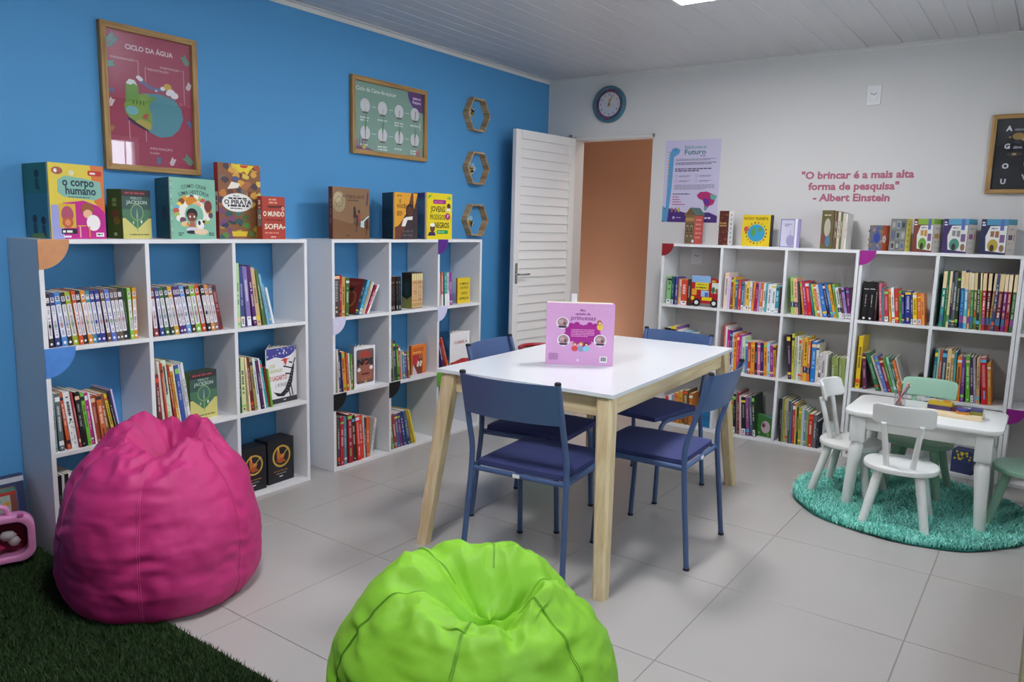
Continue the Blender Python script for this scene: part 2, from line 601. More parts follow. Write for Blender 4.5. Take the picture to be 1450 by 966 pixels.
# ------------------------------------------------------------------ room shell
def room():
    # floor: screed with tiles laid on it
    fl = structure(Geo().box(-0.15, XR+0.15, YB-0.15, 2.0, -0.10, -0.002).build('floor', 'grout'))
    px, py, x0, y0 = 0.6295, 0.6405, 0.594, -1.808
    g = 0.0028
    cache = {}
    xs = [x0+px*k for k in range(-1, 7)]
    ys = [y0+py*k for k in range(-8, 7)]
    for xa in xs:
        for ya in ys:
            a, b = max(xa+g/2, -0.02), min(xa+px-g/2, XR+0.02)
            c, d = max(ya+g/2, YB-0.02), min(ya+py-g/2, 1.45)
            if b-a < 0.02 or d-c < 0.02:
                continue
            key = (round(b-a, 3), round(d-c, 3))
            if key in cache:
                o = cache[key].copy()
                COL.objects.link(o)
            else:
                o = Geo().box(0, b-a, 0, d-c, -0.002, 0).build('tile', 'tile', fl, bevel=0.0012, seg=1)
                cache[key] = o
            o.location = (a, c, 0)
    # walls
    structure(Geo().box(-0.15, 0, YB-0.15, 0.12, 0, CEIL+0.15).build('wall_left', 'blue_paint'))
    dl, dr, dh = 0.234, 0.921, 2.062
    g = Geo().box(0, dl, 0, 0.13, 0, CEIL+0.15).box(dr, XR+0.15, 0, 0.13, 0, CEIL+0.15).box(dl, dr, 0, 0.13, dh, CEIL+0.15)
    structure(g.build('wall_back', 'white_paint'))
    wy0, wy1, wz0, wz1 = -2.45, -1.18, 1.12, 2.13
    wins = ((wy0, wy1), (-4.75, -3.48))  # second opening is made up, unseen, to throw frontal light on the bookcases
    g = Geo().box(XR, XR+0.15, YB-0.15, wins[1][0], 0, CEIL+0.15).box(XR, XR+0.15, wins[1][1], wy0, 0, CEIL+0.15).box(XR, XR+0.15, wy1, 0.0, 0, CEIL+0.15)
    for a, b in wins:
        g.box(XR, XR+0.15, a, b, 0, wz0).box(XR, XR+0.15, a, b, wz1, CEIL+0.15)
    structure(g.build('wall_right', 'far_paint'))
    structure(Geo().box(0, XR, YB-0.15, YB, 0, CEIL+0.15).build('wall_front', 'far_paint'))
    # ceiling: pvc planks running towards the back wall
    ce = structure(Geo().box(-0.15, XR+0.15, YB-0.15, 0.13, CEIL+0.035, CEIL+0.15).build('ceiling', 'pvc'))
    pw = 0.1945
    prof = [(0.0, 0.03), (0.0, 0.004), (0.003, 0.0), (pw/2-0.004, 0.0), (pw/2, 0.0022), (pw/2+0.004, 0.0), (pw-0.003, 0.0), (pw-0.0006, 0.004), (pw-0.0006, 0.03)]
    first = None
    for k in range(21):
        x = k*pw-0.012
        if first is None:
            n = len(prof)
            gg = Geo()
            vs = [(p[0], YB, p[1]) for p in prof]+[(p[0], -0.001, p[1]) for p in prof]
            gg.add(vs, [(i, i+1, i+1+n, i+n) for i in range(n-1)])
            first = gg.build('ceiling_plank', 'pvc', ce)
            o = first
        else:
            o = first.copy()
            COL.objects.link(o)
        o.location = (x, 0, CEIL)
    # cornice trims
    def trim(name, pts):
        return structure(Geo().add(*pts).build(name, 'trim_white'))
    prof = [(0, -0.026), (0.006, -0.026), (0.009, -0.006), (0.034, -0.004), (0.034, 0.0), (0, 0.0)]
    n = len(prof)
    z = CEIL
    vs = [(p[0], YB, z+p[1]) for p in prof]+[(p[0], 0, z+p[1]) for p in prof]
    fs = [(i, i+n, (i+1) % n+n, (i+1) % n) for i in range(n)]+[tuple(range(n)), tuple(range(2*n-1, n-1, -1))]
    trim('trim_1', (vs, fs))
    vs = [(0, -p[0], z+p[1]) for p in prof]+[(XR, -p[0], z+p[1]) for p in prof]
    fs2 = [f[::-1] for f in fs]
    trim('trim_2', (vs, fs2))
    vs = [(XR-p[0], YB, z+p[1]) for p in prof]+[(XR-p[0], 0, z+p[1]) for p in prof]
    trim('trim_3', (vs, fs2))
    # corner bead between the blue and the white wall
    structure(Geo().box(0, 0.007, -0.004, 0, 0, CEIL-0.02).build('trim_4', 'trim_white'))
    # windows in the right wall; the second is added for its light
    for wi, (wy0, wy1) in enumerate(wins):
        w = empty_structure('window_%d' % (wi+1), (XR, 0, 0))
        t = 0.045
        for a in ((wy0, wy1, wz0, wz0+t), (wy0, wy1, wz1-t, wz1), (wy0, wy0+t, wz0+t, wz1-t), (wy1-t, wy1, wz0+t, wz1-t), ((wy0+wy1)/2-0.02, (wy0+wy1)/2+0.02, wz0+t, wz1-t)):
            Geo().box(0.02, 0.08, *a).build('window_frame', 'trim_white', w, bevel=0.003)
        for a, b in ((wy0+t, (wy0+wy1)/2-0.02), ((wy0+wy1)/2+0.02, wy1-t)):
            Geo().box(0.048, 0.052, a, b, wz0+t, wz1-t).build('pane', 'window_glass', w)
        for k in range(9):
            y = wy0+0.09+(wy1-wy0-0.18)*k/8
            Geo().tube([(0.11, y, wz0), (0.11, y, wz1)], 0.006, 8).build('window_bar', 'black_rubber', w)
        Geo().tube([(0.122, wy0, wz0+0.45), (0.122, wy1, wz0+0.45)], 0.006, 8).build('window_bar', 'black_rubber', w)
    # hallway beyond the door
    structure(Geo().box(-0.6, 2.2, 1.25, 1.35, -0.1, 2.65).build('wall_hallway', 'hall_paint'))
    structure(Geo().box(-0.75, -0.6, 0.12, 1.35, -0.1, 2.65).build('wall_hallway_left', 'hall_paint'))
    structure(Geo().box(-0.75, -0.15, 0.0, 0.12, -0.1, 2.65).build('wall_hallway_near', 'hall_paint'))  # closes the hallway's unseen side, added to stop sky light leaking in
    structure(Geo().box(2.2, 2.35, 0.13, 1.35, -0.1, 2.65).build('wall_hallway_right', 'hall_paint'))
    structure(Geo().box(-0.75, 2.35, 0.13, 1.35, 2.653, 2.75).build('ceiling_hallway', 'pvc'))
    # door frame and the louvered leaf, opened into the room
    d = empty_structure('door_1')
    Geo().box(dl, dl+0.022, 0.0, 0.13, 0, dh).build('door_jamb', 'trim_white', d)
    Geo().box(dr-0.012, dr, 0.0, 0.13, 0, dh).build('door_jamb', 'trim_white', d)
    Geo().box(dl, dr, 0.0, 0.13, dh-0.022, dh).build('door_head', 'trim_white', d)
    Geo().box(dl-0.03, dl, -0.012, 0, 0, dh+0.03).build('door_casing', 'trim_white', d, bevel=0.003)
    Geo().box(dl-0.03, dr+0.0, -0.012, 0, dh, dh+0.022).build('door_casing', 'trim_white', d, bevel=0.003)
    # leaf: local x along the leaf from the hinge, local y its thickness
    wl, hl, th = 0.712, 2.045, 0.035
    hx, hy = 0.252, -0.014
    tx, ty = 0.190, -0.715
    ang = math.atan2(ty-hy, tx-hx)
    lf = bpy.data.objects.new('door_leaf', None)
    COL.objects.link(lf)
    lf.parent = d
    lf.location = (hx, hy, 0.008)
    lf.rotation_euler = (0, 0, ang)
    st = 0.062
    Geo().box(0, st, -th/2, th/2, 0, hl).build('stile', 'louver_white', lf, bevel=0.003)
    Geo().box(wl-st, wl, -th/2, th/2, 0, hl).build('stile', 'louver_white', lf, bevel=0.003)
    Geo().box(st, wl-st, -th/2, th/2, 0, 0.14).build('rail', 'louver_white', lf, bevel=0.003)
    Geo().box(st, wl-st, -th/2, th/2, hl-0.062, hl).build('rail', 'louver_white', lf, bevel=0.003)
    n = 28
    z0, z1 = 0.14, hl-0.062
    pitch = (z1-z0)/n
    sl = None
    for k in range(n):
        z = z0+pitch*(k+0.5)
        if sl is None:
            gg = Geo()
            # slat tilted: its lower edge stands proud of the visible face (local +y side)
            gg.prism([(0, -0.5), (1, -0.5), (1, 0.5), (0, 0.5)], -0.5, 0.5)
            vs = []
            hh, tt, til = pitch*1.10, 0.008, R(9)
            for sx in (st-0.004, wl-st+0.004):
                for (yy, zz) in ((-tt/2, -hh/2), (tt/2, -hh/2), (tt/2, hh/2), (-tt/2, hh/2)):
                    vs.append((sx, yy*math.cos(til)-zz*math.sin(til), yy*math.sin(til)+zz*math.cos(til)))
            gg = Geo().add(vs, [(0, 1, 2, 3), (7, 6, 5, 4), (0, 4, 5, 1), (1, 5, 6, 2), (2, 6, 7, 3), (3, 7, 4, 0)])
            sl = gg.build('slat', 'louver_white', lf, bevel=0.0015, seg=1)
            o = sl
        else:
            o = sl.copy()
            COL.objects.link(o)
        o.location = (0, 0, z)
    for s in (1, -1):
        Geo().tube(bend([(wl-0.03, s*th/2, 1.02), (wl-0.03, s*(th/2+0.045), 1.02), (wl-0.13, s*(th/2+0.045), 1.02)], 0.015), 0.008, 10).build('handle', 'chrome', lf, smooth=50)
    Geo().box(wl-0.045, wl-0.018, -th/2-0.003, th/2+0.003, 0.95, 1.10).build('lock_plate', 'chrome', lf, bevel=0.002)
    for z in (0.25, 1.0, 1.8):
        Geo().tube([(-0.004, -0.012, z-0.04), (-0.004, -0.012, z+0.04)], 0.006, 10).build('hinge', 'chrome', lf, smooth=50)
room()

# ------------------------------------------------------------------ ceiling lamps and the added hallway light
def panel_lamp(label, x, y, z, size, mat):
    t = thing('ceiling_lamp', label, 'lamp', (x, y, z), 0)
    h = size/2
    g = Geo()
    g.box(-h, h, -h, -h+0.014, -0.022, 0).box(-h, h, h-0.014, h, -0.022, 0).box(-h, -h+0.014, -h+0.014, h-0.014, -0.022, 0).box(h-0.014, h, -h+0.014, h-0.014, -0.022, 0)
    g.build('frame', 'trim_white', t)
    Geo().box(-h+0.014, h-0.014, -h+0.014, h-0.014, -0.016, -0.002).build('diffuser', mat, t)
panel_lamp('square white ceiling lamp panel above the table, at the top edge', 1.90, -1.63, CEIL+0.012, 0.38, 'lamp_diffuser')
panel_lamp('square white ceiling lamp panel over the bean bags, out of view', 1.90, -4.05, CEIL+0.012, 0.38, 'lamp_diffuser_back')
panel_lamp('added light panel on the unseen hallway ceiling beyond the louvered door', 1.1, 0.70, 2.653, 0.30, 'hall_fill_panel')  # made-up source, out of sight, brightening the orange hallway wall

# ------------------------------------------------------------------ bookcases
FR = {'S1': ((DEP, -3.910), PI/2, 1.275, 3), 'S2': ((DEP, -2.470), PI/2, 1.298, 3),
      'R1': ((1.147, -DEP), 0.0, 1.279, 3), 'R2': ((2.430, -DEP), 0.0, 0.825, 2), 'R3': ((3.2575, -DEP), 0.0, 0.438, 1)}
ZB = [0.8593, 0.4387, 0.018]
BT = 0.018
def place(sh, s, d, z):
    (ox, oy), rz, _, _ = FR[sh]
    v = Matrix.Rotation(rz, 3, 'Z') @ Vector((s, d, 0))
    return (ox+v.x, oy+v.y, z)

def bookcase(sh, label, accents, r):
    (ox, oy), rz, L, nc = FR[sh]
    t = thing('bookcase', label, 'bookcase', (ox, oy, 0), rz, 'white cube bookcases')
    D2 = DEP-0.004
    H = 1.28
    bw = 0.0008
    Geo().box(0, BT, 0, D2, 0, H-BT).build('side_panel', 'melamine', t, bevel=bw, seg=1)
    Geo().box(L-BT, L, 0, D2, 0, H-BT).build('side_panel', 'melamine', t, bevel=bw, seg=1)
    Geo().box(0, L, 0, D2, H-BT, H).build('top_board', 'melamine', t, bevel=bw, seg=1)
    Geo().box(BT, L-BT, 0, D2, 0, BT).build('bottom_board', 'melamine', t, bevel=bw, seg=1)
    p = (L-BT)/nc
    for k in range(1, nc):
        Geo().box(k*p, k*p+BT, 0, D2, BT, H-BT).build('divider', 'melamine', t, bevel=bw, seg=1)
    for k in range(nc):
        for zt in ZB[:2]:
            Geo().box(k*p+BT, (k+1)*p, 0, D2, zt-BT, zt).build('shelf_board', 'melamine', t, bevel=bw, seg=1)
    for (col, ztop, colr) in accents:
        g = Geo()
        n = 14
        pts = [(0, 0)]+[(r*math.sin(R(90*i/n)), -r*math.cos(R(90*i/n))) for i in range(n+1)]
        g.prism(pts, -0.004, -0.0003)
        o = g.build('corner_accent', 'plastic', t, color=colr)
        o['label'] = 'coloured quarter-circle corner plate'
        o.location = (col*p, 0, ztop)
    for z in (0.42, 0.86):
        for s in (0.05, 0.21):
            Geo().lathe([(0.004, 0), (0.004, 0.0012)], 10).build('screw_cap', 'trim_white', t).matrix_local = Matrix.Translation((0.0, s, z)) @ Matrix.Rotation(-PI/2, 4, 'Y')
    return t
A, B_, C_ = 1.28, ZB[0], ZB[1]
bookcase('S1', 'white nine-cube bookcase on the blue wall, behind the pink bean bag', [(0, A, 'c98a58'), (0, B_, '4f8ad6')], 0.115)
bookcase('S2', 'white nine-cube bookcase on the blue wall, nearer the louvered door', [(2, A, '5a2a88'), (0, B_, 'd8d4ea'), (2, B_, 'd4d4ee'), (0, C_, '17171a'), (1, C_, '17171a'), (2, C_, '6cae3a')], 0.092)
bookcase('R1', 'white nine-cube bookcase with dark red corner plate beside the doorway', [(0, A, '8e1f24')], 0.085)
bookcase('R2', 'white six-cube bookcase with magenta corner plate behind the small table', [(0, A, 'a0288c')], 0.088)
bookcase('R3', 'white bookcase cut off at the right edge, with a purple corner plate', [(0, A, 'a02030'), (0, C_, '8a1c80')], 0.088)
# ------------------------------------------------------------------ books standing in the cubes
BOOK_ROWS = [
 ('S1', 0, 0, '''0.0260 0.0170 0.210 1.8 2a2028 s;0.0508 0.0190 0.211 3.8 2a3a7a s;0.0785 0.0210 0.214 6.1 4a86c8 s;0.1003 0.0180 0.213 6.0 2e2620 s;0.1212 0.0200 0.214 6.7 a8b428 s;0.1422 0.0150 0.218 6.8 d8501c s;0.1579 0.0170 0.217 6.6 221e1c s;0.1770 0.0180 0.218 7.0 e08a20 s;0.1957 0.0180 0.215 6.8 3a8a9a s;0.2145 0.0170 0.215 6.7 2c3a86 s;0.2322 0.0180 0.215 5.9 30348a s;0.2537 0.0160 0.218 6.7 6a4a3a s;0.2712 0.0190 0.217 7.0 5a72c8 s;0.2909 0.0150 0.218 6.8 5c4c44 s;0.3066 0.0160 0.218 6.1 6a5444 s;0.3233 0.0200 0.218 5.8 1e1e20 s;0.3440 0.0060 0.219 5.7 123c34 p;0.3506 0.0150 0.217 2.3 8cc850 s;0.3663 0.0170 0.217 -0.0 d89018 s'''),
 ('S1', 0, 1, '''0.4542 0.0190 0.212 4.3 8a3a34 s;0.4806 0.0180 0.213 6.1 34488c s;0.5044 0.0210 0.214 7.6 3c6a3a s;0.5295 0.0180 0.215 8.5 34503c s;0.5506 0.0220 0.215 9.1 e0a828 s;0.5744 0.0170 0.215 9.4 4a2a7a s;0.5922 0.0190 0.215 9.3 52307a s;0.6128 0.0210 0.215 9.6 6aa0d8 s;0.6347 0.0200 0.213 8.4 3a2a24 s;0.6575 0.0250 0.213 9.0 86b83c s;0.6876 0.0200 0.216 10.1 d84a20 s;0.7085 0.0200 0.215 9.7 2a2a2a s;0.7304 0.0190 0.215 10.0 d89048 s;0.7503 0.0190 0.212 9.5 8a6a6a s;0.7706 0.0210 0.211 9.7 7a2c2c g'''),
 ('S1', 0, 2, '''0.8660 0.0170 0.308 0.5 b8d8a0 t;0.8896 0.0210 0.293 1.7 3a4a8a l;0.9244 0.0240 0.290 4.4 8a7ab8 l;0.9580 0.0190 0.296 6.2 5a2a6a t;0.9821 0.0220 0.284 7.1 d8b888 t;1.0133 0.0130 0.274 8.9 5a7a3c p;1.0371 0.0110 0.256 11.1 8ac0d8 p;1.0578 0.0110 0.208 13.6 7ab0d0 t;1.0697 0.0120 0.187 12.7 e8eef4 p'''),
 ('S1', 1, 0, '''0.0230 0.0110 0.241 0.4 8a9a98 t;0.0411 0.0180 0.236 2.0 5a6a6a t;0.0727 0.0130 0.238 5.2 c85a30 t;0.0898 0.0250 0.236 6.1 eeeeee r;0.1170 0.0070 0.234 6.5 a83a38 t;0.1247 0.0170 0.232 5.0 1c1a1c t;0.1447 0.0050 0.227 5.7 2a3a30 p;0.1510 0.0140 0.223 5.9 78c040 t;0.1656 0.0120 0.221 5.1 c01888 t;0.1806 0.0070 0.220 5.8 f0e4ea p;0.1882 0.0170 0.205 5.0 a84a34 t;0.2072 0.0200 0.206 5.4 d06a34 g;0.2332 0.0140 0.206 6.9 8a5a30 p;0.2566 0.0120 0.206 9.4 e0c440 t;0.2730 0.0080 0.213 10.5 1a1a1e p;0.2820 0.0050 0.219 10.6 3a2a6a p;0.2877 0.0070 0.220 8.9 c8c0e8 p'''),
 ('S1', 1, 1, '''0.4448 0.0090 0.245 1.5 2a4a34 p;0.4584 0.0150 0.251 2.5 7a2a34 t;0.4795 0.0100 0.309 3.8 e8e0d0 p;0.4930 0.0080 0.302 4.4 c84a30 t;0.5046 0.0220 0.311 5.0 cfe0c0 r;0.5366 0.0090 0.289 6.8 a83a2a t;0.5463 0.0120 0.288 6.5 d89a20 g;0.5596 0.0060 0.287 6.7 ece4dc p;0.5662 0.0180 0.283 5.9 3a58a0 t;0.5900 0.0070 0.284 6.9 d8dcee p;0.5977 0.0080 0.286 7.0 e8dcdc p;0.6063 0.0090 0.291 6.8 d8ece4 p'''),
 ('S1', 1, 2, '''0.8640 0.0140 0.273 0.2 2a4a30 p;0.8854 0.0230 0.274 1.7 d8dca0 t;0.9226 0.0090 0.272 4.6 ecdcb0 p;0.9378 0.0130 0.269 5.8 7a2430 t;0.9532 0.0160 0.266 6.2 a89858 t;0.9719 0.0150 0.263 6.7 dce8f0 p;0.9913 0.0150 0.251 7.6 5a2458 t;1.0084 0.0090 0.259 7.9 f0f0f0 p;1.0199 0.0130 0.246 8.4 2aa0a0 t;1.0336 0.0110 0.209 6.1 8a2420 p;1.0474 0.0090 0.198 6.8 78b030 p'''),
 ('S1', 2, 0, '''0.0196 0.0120 0.323 -1.4 1a1a1a p;0.0352 0.0120 0.324 -0.8 f0f0ec p;0.0487 0.0120 0.325 -0.6 1a1a1a p;0.0627 0.0120 0.325 -0.4 f0f0ec p;0.0768 0.0130 0.325 -0.1 1c1c20 t'''),
 ('S2', 0, 0, '''0.0270 0.0430 0.230 -0.8 4a4444 g;0.0708 0.0130 0.229 -0.7 b02820 t;0.0844 0.0220 0.217 -1.4 c8a058 t;0.1070 0.0230 0.212 -1.6 4a6a34 t;0.1770 0.0220 0.205 -21.6 16324a t;0.2054 0.0170 0.201 -20.5 58b4dc l;0.2241 0.0120 0.195 -22.3 c8b890 p;0.2377 0.0150 0.191 -23.6 dcd4e8 t;0.2547 0.0120 0.177 -27.4 a8203a t;0.2688 0.0100 0.183 -28.2 f4f0f0 p'''),
 ('S2', 0, 1, '''0.4570 0.0210 0.202 0.3 241c1c v;0.4796 0.0220 0.202 0.7 3a1814 v;0.5032 0.0220 0.203 1.0 14161e v;0.5269 0.0230 0.202 1.3 161a16 v'''),
 ('S2', 0, 2, '''0.8950 0.0100 0.212 3.3 dcd4c8 p;0.9056 0.0180 0.211 1.2 d06a50 w;0.9260 0.0110 0.210 0.6 7a3a80 p;0.9446 0.0240 0.211 2.6 38a090 w;0.9703 0.0220 0.210 2.9 cfc8d8 w;0.9930 0.0210 0.209 2.8 8a3090 t'''),
 ('S2', 1, 0, '''0.0280 0.0090 0.246 0.2 3a2a28 p;0.0451 0.0110 0.236 2.1 d8d0c0 p;0.0599 0.0180 0.238 2.9 4a4a78 t;0.0806 0.0080 0.224 3.5 3a2060 p;0.0948 0.0260 0.224 4.9 e09a28 t;0.1215 0.0100 0.215 4.0 c84a34 t;0.1321 0.0110 0.212 3.9 d8d4c8 p;0.1437 0.0100 0.205 1.5 58a030 t;0.1550 0.0130 0.192 1.8 6a3030 p'''),
 ('S2', 1, 1, '''0.4560 0.0180 0.257 2.1 34402a t;0.4799 0.0130 0.248 3.4 7a7a40 p;0.4942 0.0170 0.243 3.6 22305a t;0.5148 0.0160 0.222 4.4 58902a t;0.5315 0.0130 0.208 2.8 c84030 t;0.5478 0.0140 0.183 3.7 a8a4a8 p;0.5632 0.0140 0.178 4.0 40a0a8 t;0.5793 0.0210 0.168 4.6 7a3a90 t;0.6051 0.0180 0.167 6.1 8a7a30 t'''),
 ('S2', 1, 2, '''0.9355 0.0190 0.232 15.8 4a2a68 t;0.9651 0.0110 0.230 18.1 a8302c p;0.9779 0.0120 0.226 18.3 d85a3a t'''),
 ('S2', 2, 0, '''0.0320 0.0100 0.285 -0.0 b89058 p;0.0449 0.0160 0.285 0.5 40485a t;0.0615 0.0240 0.279 0.1 b8283a t;0.0892 0.0170 0.277 0.8 5a8a94 t;0.1106 0.0110 0.277 1.6 26284a p;0.1239 0.0320 0.284 2.0 a81428 g;0.1617 0.0240 0.272 3.1 223020 t;0.1909 0.0270 0.264 4.2 d8302a g;0.2185 0.0260 0.260 4.1 d8301e g;0.2452 0.0100 0.253 3.1 cfd4c4 p;0.2558 0.0100 0.240 2.1 4a2a60 p;0.2664 0.0240 0.238 0.4 e06a28 t;0.2940 0.0150 0.224 -10.0 d8d8d4 p'''),
 ('S2', 2, 1, '''0.4752 0.0210 0.222 7.6 6a8a50 t;0.5009 0.0220 0.218 8.6 a83a34 t;0.5238 0.0240 0.215 8.7 4a5a8a t;0.5487 0.0230 0.216 8.6 6a2a70 t;0.5779 0.0230 0.220 10.1 30407a t;0.6104 0.0230 0.225 12.3 4a6a8a t;0.6432 0.0160 0.228 14.5 c89a30 p;0.6656 0.0130 0.228 15.8 e0d040 p'''),
 ('R1', 0, 0, '''0.0400 0.0310 0.190 -1.5 88c078 l;0.0744 0.0210 0.192 -0.6 205a60 l;0.0960 0.0090 0.186 -1.3 22284a p;0.1085 0.0150 0.191 -0.3 5a48a0 t;0.1241 0.0100 0.180 -1.2 d89a20 p;0.1351 0.0130 0.175 -1.0 f0e0cc l;0.1513 0.0440 0.176 -0.1 d84830 l;0.1959 0.0230 0.181 -0.5 4a3028 p'''),
 ('R1', 0, 1, '''0.4540 0.0270 0.239 -0.4 ecd8cc g;0.4820 0.0160 0.215 -0.6 d8bcec p;0.5021 0.0130 0.211 0.4 8a4020 t;0.5191 0.0150 0.213 1.4 f0b420 t;0.5347 0.0170 0.197 1.0 4a6a88 t;0.5523 0.0190 0.198 -0.2 cc3c40 t;0.5719 0.0160 0.188 -0.5 4a7aa0 l;0.5885 0.0130 0.188 -1.0 e8eae4 d;0.6029 0.0220 0.187 -0.7 e8c038 l;0.6290 0.0160 0.189 0.4 e4dce0 l;0.6456 0.0130 0.189 -2.1 e8903a p;0.6616 0.0190 0.186 -1.3 a81058 t;0.6812 0.0130 0.186 -1.3 a8a0c8 p;0.6965 0.0170 0.187 -0.7 d86a30 l;0.7150 0.0160 0.188 -0.4 f0ece0 l;0.7316 0.0130 0.189 -0.6 58aab4 p;0.7452 0.0240 0.182 -0.6 e8e8ec l;0.7698 0.0260 0.184 -0.6 ecf0ee l;0.7970 0.0220 0.173 -0.3 3a9ab0 l;0.8202 0.0090 0.166 -0.1 4a3a34 p'''),
 ('R1', 0, 2, '''0.9020 0.0207 0.235 5.2 a8d458 b;0.9255 0.0207 0.230 5.8 f0b49a b;0.9476 0.0138 0.212 6.0 4a4440 p;0.9741 0.0108 0.213 9.3 d0802c t;0.9862 0.0177 0.216 9.5 b02c68 t;1.0052 0.0237 0.214 9.7 d8202c t;1.0367 0.0108 0.209 11.6 28707a p;1.0506 0.0128 0.202 12.3 c8d858 t;1.0653 0.0148 0.204 12.6 e06a38 t;1.0822 0.0138 0.202 13.0 d8d4d0 p;1.1005 0.0237 0.208 14.0 3a78c8 t;1.1279 0.0148 0.210 14.7 281c4a t;1.1440 0.0148 0.211 14.8 3a80c0 t;1.1599 0.0158 0.208 14.1 e8a428 t;1.1768 0.0148 0.209 12.0 80b048 t;1.1925 0.0177 0.190 12.1 e8e8e8 b;1.2116 0.0138 0.187 12.2 5a3a3c l;1.2263 0.0158 0.191 12.1 a88ac8 l;1.2430 0.0158 0.188 8.6 7a2470 l'''),
 ('R2', 0, 0, '''0.0310 0.0340 0.235 -0.6 141012 k;0.0678 0.0330 0.237 -0.0 100c10 k;0.1026 0.0140 0.233 0.3 2c1a1a p;0.1365 0.0140 0.228 5.2 d86a80 t;0.1512 0.0110 0.203 4.4 4a8a90 p;0.1640 0.0210 0.195 4.8 c8304a l;0.1899 0.0130 0.197 6.1 e0a830 t;0.2073 0.0150 0.208 7.2 f0f0f0 t;0.2230 0.0190 0.201 5.8 d03028 t;0.2447 0.0150 0.190 6.5 58b040 t;0.2604 0.0120 0.183 6.0 2a2e8c t;0.2730 0.0310 0.190 4.3 26308c g;0.3066 0.0100 0.181 5.0 3a4070 l;0.3187 0.0200 0.183 5.5 f0c818 l;0.3394 0.0200 0.181 5.4 e8782c l;0.3627 0.0150 0.182 6.3 f0984a p'''),
 ('R2', 0, 1, '''0.4480 0.0184 0.318 -0.3 2a8a78 c;0.4701 0.0120 0.319 0.3 2a6a3a p;0.4839 0.0120 0.320 0.5 d8d0a0 c;0.4977 0.0110 0.316 0.8 2a3040 t;0.5096 0.0156 0.314 0.9 5a5a58 t;0.5262 0.0147 0.313 1.0 1e3424 t;0.5492 0.0202 0.325 2.4 2a5a98 c;0.5713 0.0156 0.317 2.7 58b4d0 c;0.5888 0.0120 0.318 3.0 d8a078 c;0.6035 0.0138 0.316 3.4 3a7a54 c;0.6182 0.0156 0.316 3.5 6a6a24 c;0.6345 0.0138 0.315 3.5 1c2c24 t;0.6489 0.0083 0.318 3.6 8ab838 c;0.6578 0.0175 0.317 2.8 b82030 c;0.6759 0.0156 0.317 1.3 6a1c28 c;0.6922 0.0110 0.317 -0.8 b05038 c;0.7038 0.0138 0.315 -0.8 3a4a70 t;0.7194 0.0230 0.316 -0.5 701c20 c;0.7489 0.0156 0.316 0.5 7a2070 c;0.7682 0.0166 0.316 0.6 a03038 c;0.7894 0.0156 0.317 -0.0 3a6a34 c'''),
 ('R1', 1, 0, '''0.0410 0.0460 0.253 -0.3 201c1c p;0.0880 0.0380 0.266 -0.6 f0d428 t;0.1268 0.0130 0.268 -0.5 8a60a8 p;0.1406 0.0340 0.246 -0.4 ece4e0 g;0.1752 0.0340 0.237 -2.2 58b4d8 p;0.2119 0.0400 0.227 -1.6 e8e4e0 t'''),
 ('R1', 1, 1, '''0.4760 0.0098 0.310 0.6 d86a58 p;0.4868 0.0118 0.302 0.7 ece4e8 p;0.4996 0.0207 0.281 0.8 c81c80 t;0.5213 0.0148 0.279 0.9 4a2a78 l;0.5367 0.0138 0.263 1.0 d8d0e8 l;0.5518 0.0177 0.260 1.2 f09a20 t;0.5705 0.0167 0.253 1.3 d02860 t;0.5883 0.0128 0.253 1.5 a8188c t;0.6017 0.0089 0.243 1.5 c8b8e0 p;0.6111 0.0158 0.240 1.6 cfe8b8 t;0.6276 0.0197 0.212 1.7 6a98d0 t;0.6483 0.0197 0.213 1.8 b84028 t;0.6700 0.0246 0.216 2.2 f09428 t;0.6976 0.0158 0.215 2.9 2a2450 t;0.7143 0.0197 0.216 3.1 e06a90 t;0.7360 0.0217 0.216 3.5 3a2a68 t;0.7586 0.0197 0.221 3.6 e89a28 t;0.7793 0.0187 0.221 3.8 a8d0e8 t;0.8000 0.0207 0.206 4.2 98308c t;0.8216 0.0167 0.209 4.3 d89a30 t'''),
 ('R1', 1, 2, '''0.9140 0.0220 0.289 5.9 3a1c40 t;0.9370 0.0153 0.296 3.2 c8c840 t;0.9533 0.0096 0.280 2.8 cfc0a8 p;0.9638 0.0096 0.282 2.1 f0ece8 p;0.9744 0.0153 0.279 1.6 b8d0b0 t;0.9909 0.0134 0.274 1.8 e0a078 t;1.0049 0.0230 0.280 1.7 e0b028 b;1.0285 0.0182 0.261 1.5 d8702a b;1.0510 0.0278 0.259 1.0 2a7acc t;1.0807 0.0153 0.244 1.3 e4dcc0 t;1.0970 0.0134 0.192 -0.2 e8e8ec b;1.1111 0.0201 0.194 -1.2 d4cccc t;1.1353 0.0134 0.188 -0.1 e8e4e0 p;1.1785 0.0172 0.177 3.0 8a9a58 p;1.1967 0.0201 0.175 2.4 98a860 p;1.2207 0.0172 0.176 2.1 8a9a50 p;1.2389 0.0201 0.174 2.1 98a860 p'''),
 ('R2', 1, 0, '''0.0350 0.0240 0.323 0.2 e8c420 t;0.0802 0.0200 0.220 5.6 6a2a50 t;0.1552 0.0220 0.235 19.2 2a7048 t;0.1876 0.0110 0.222 21.3 d8c0b0 p;0.2000 0.0190 0.219 19.9 5a80c8 t;0.2208 0.0210 0.212 19.1 8a1c34 t;0.2441 0.0120 0.216 19.3 58983c t;0.2574 0.0140 0.217 18.3 98d0b8 t;0.2727 0.0130 0.209 17.0 3a5a3c t;0.2903 0.0150 0.203 18.0 e07028 t;0.3067 0.0100 0.222 17.5 b8b4ac p'''),
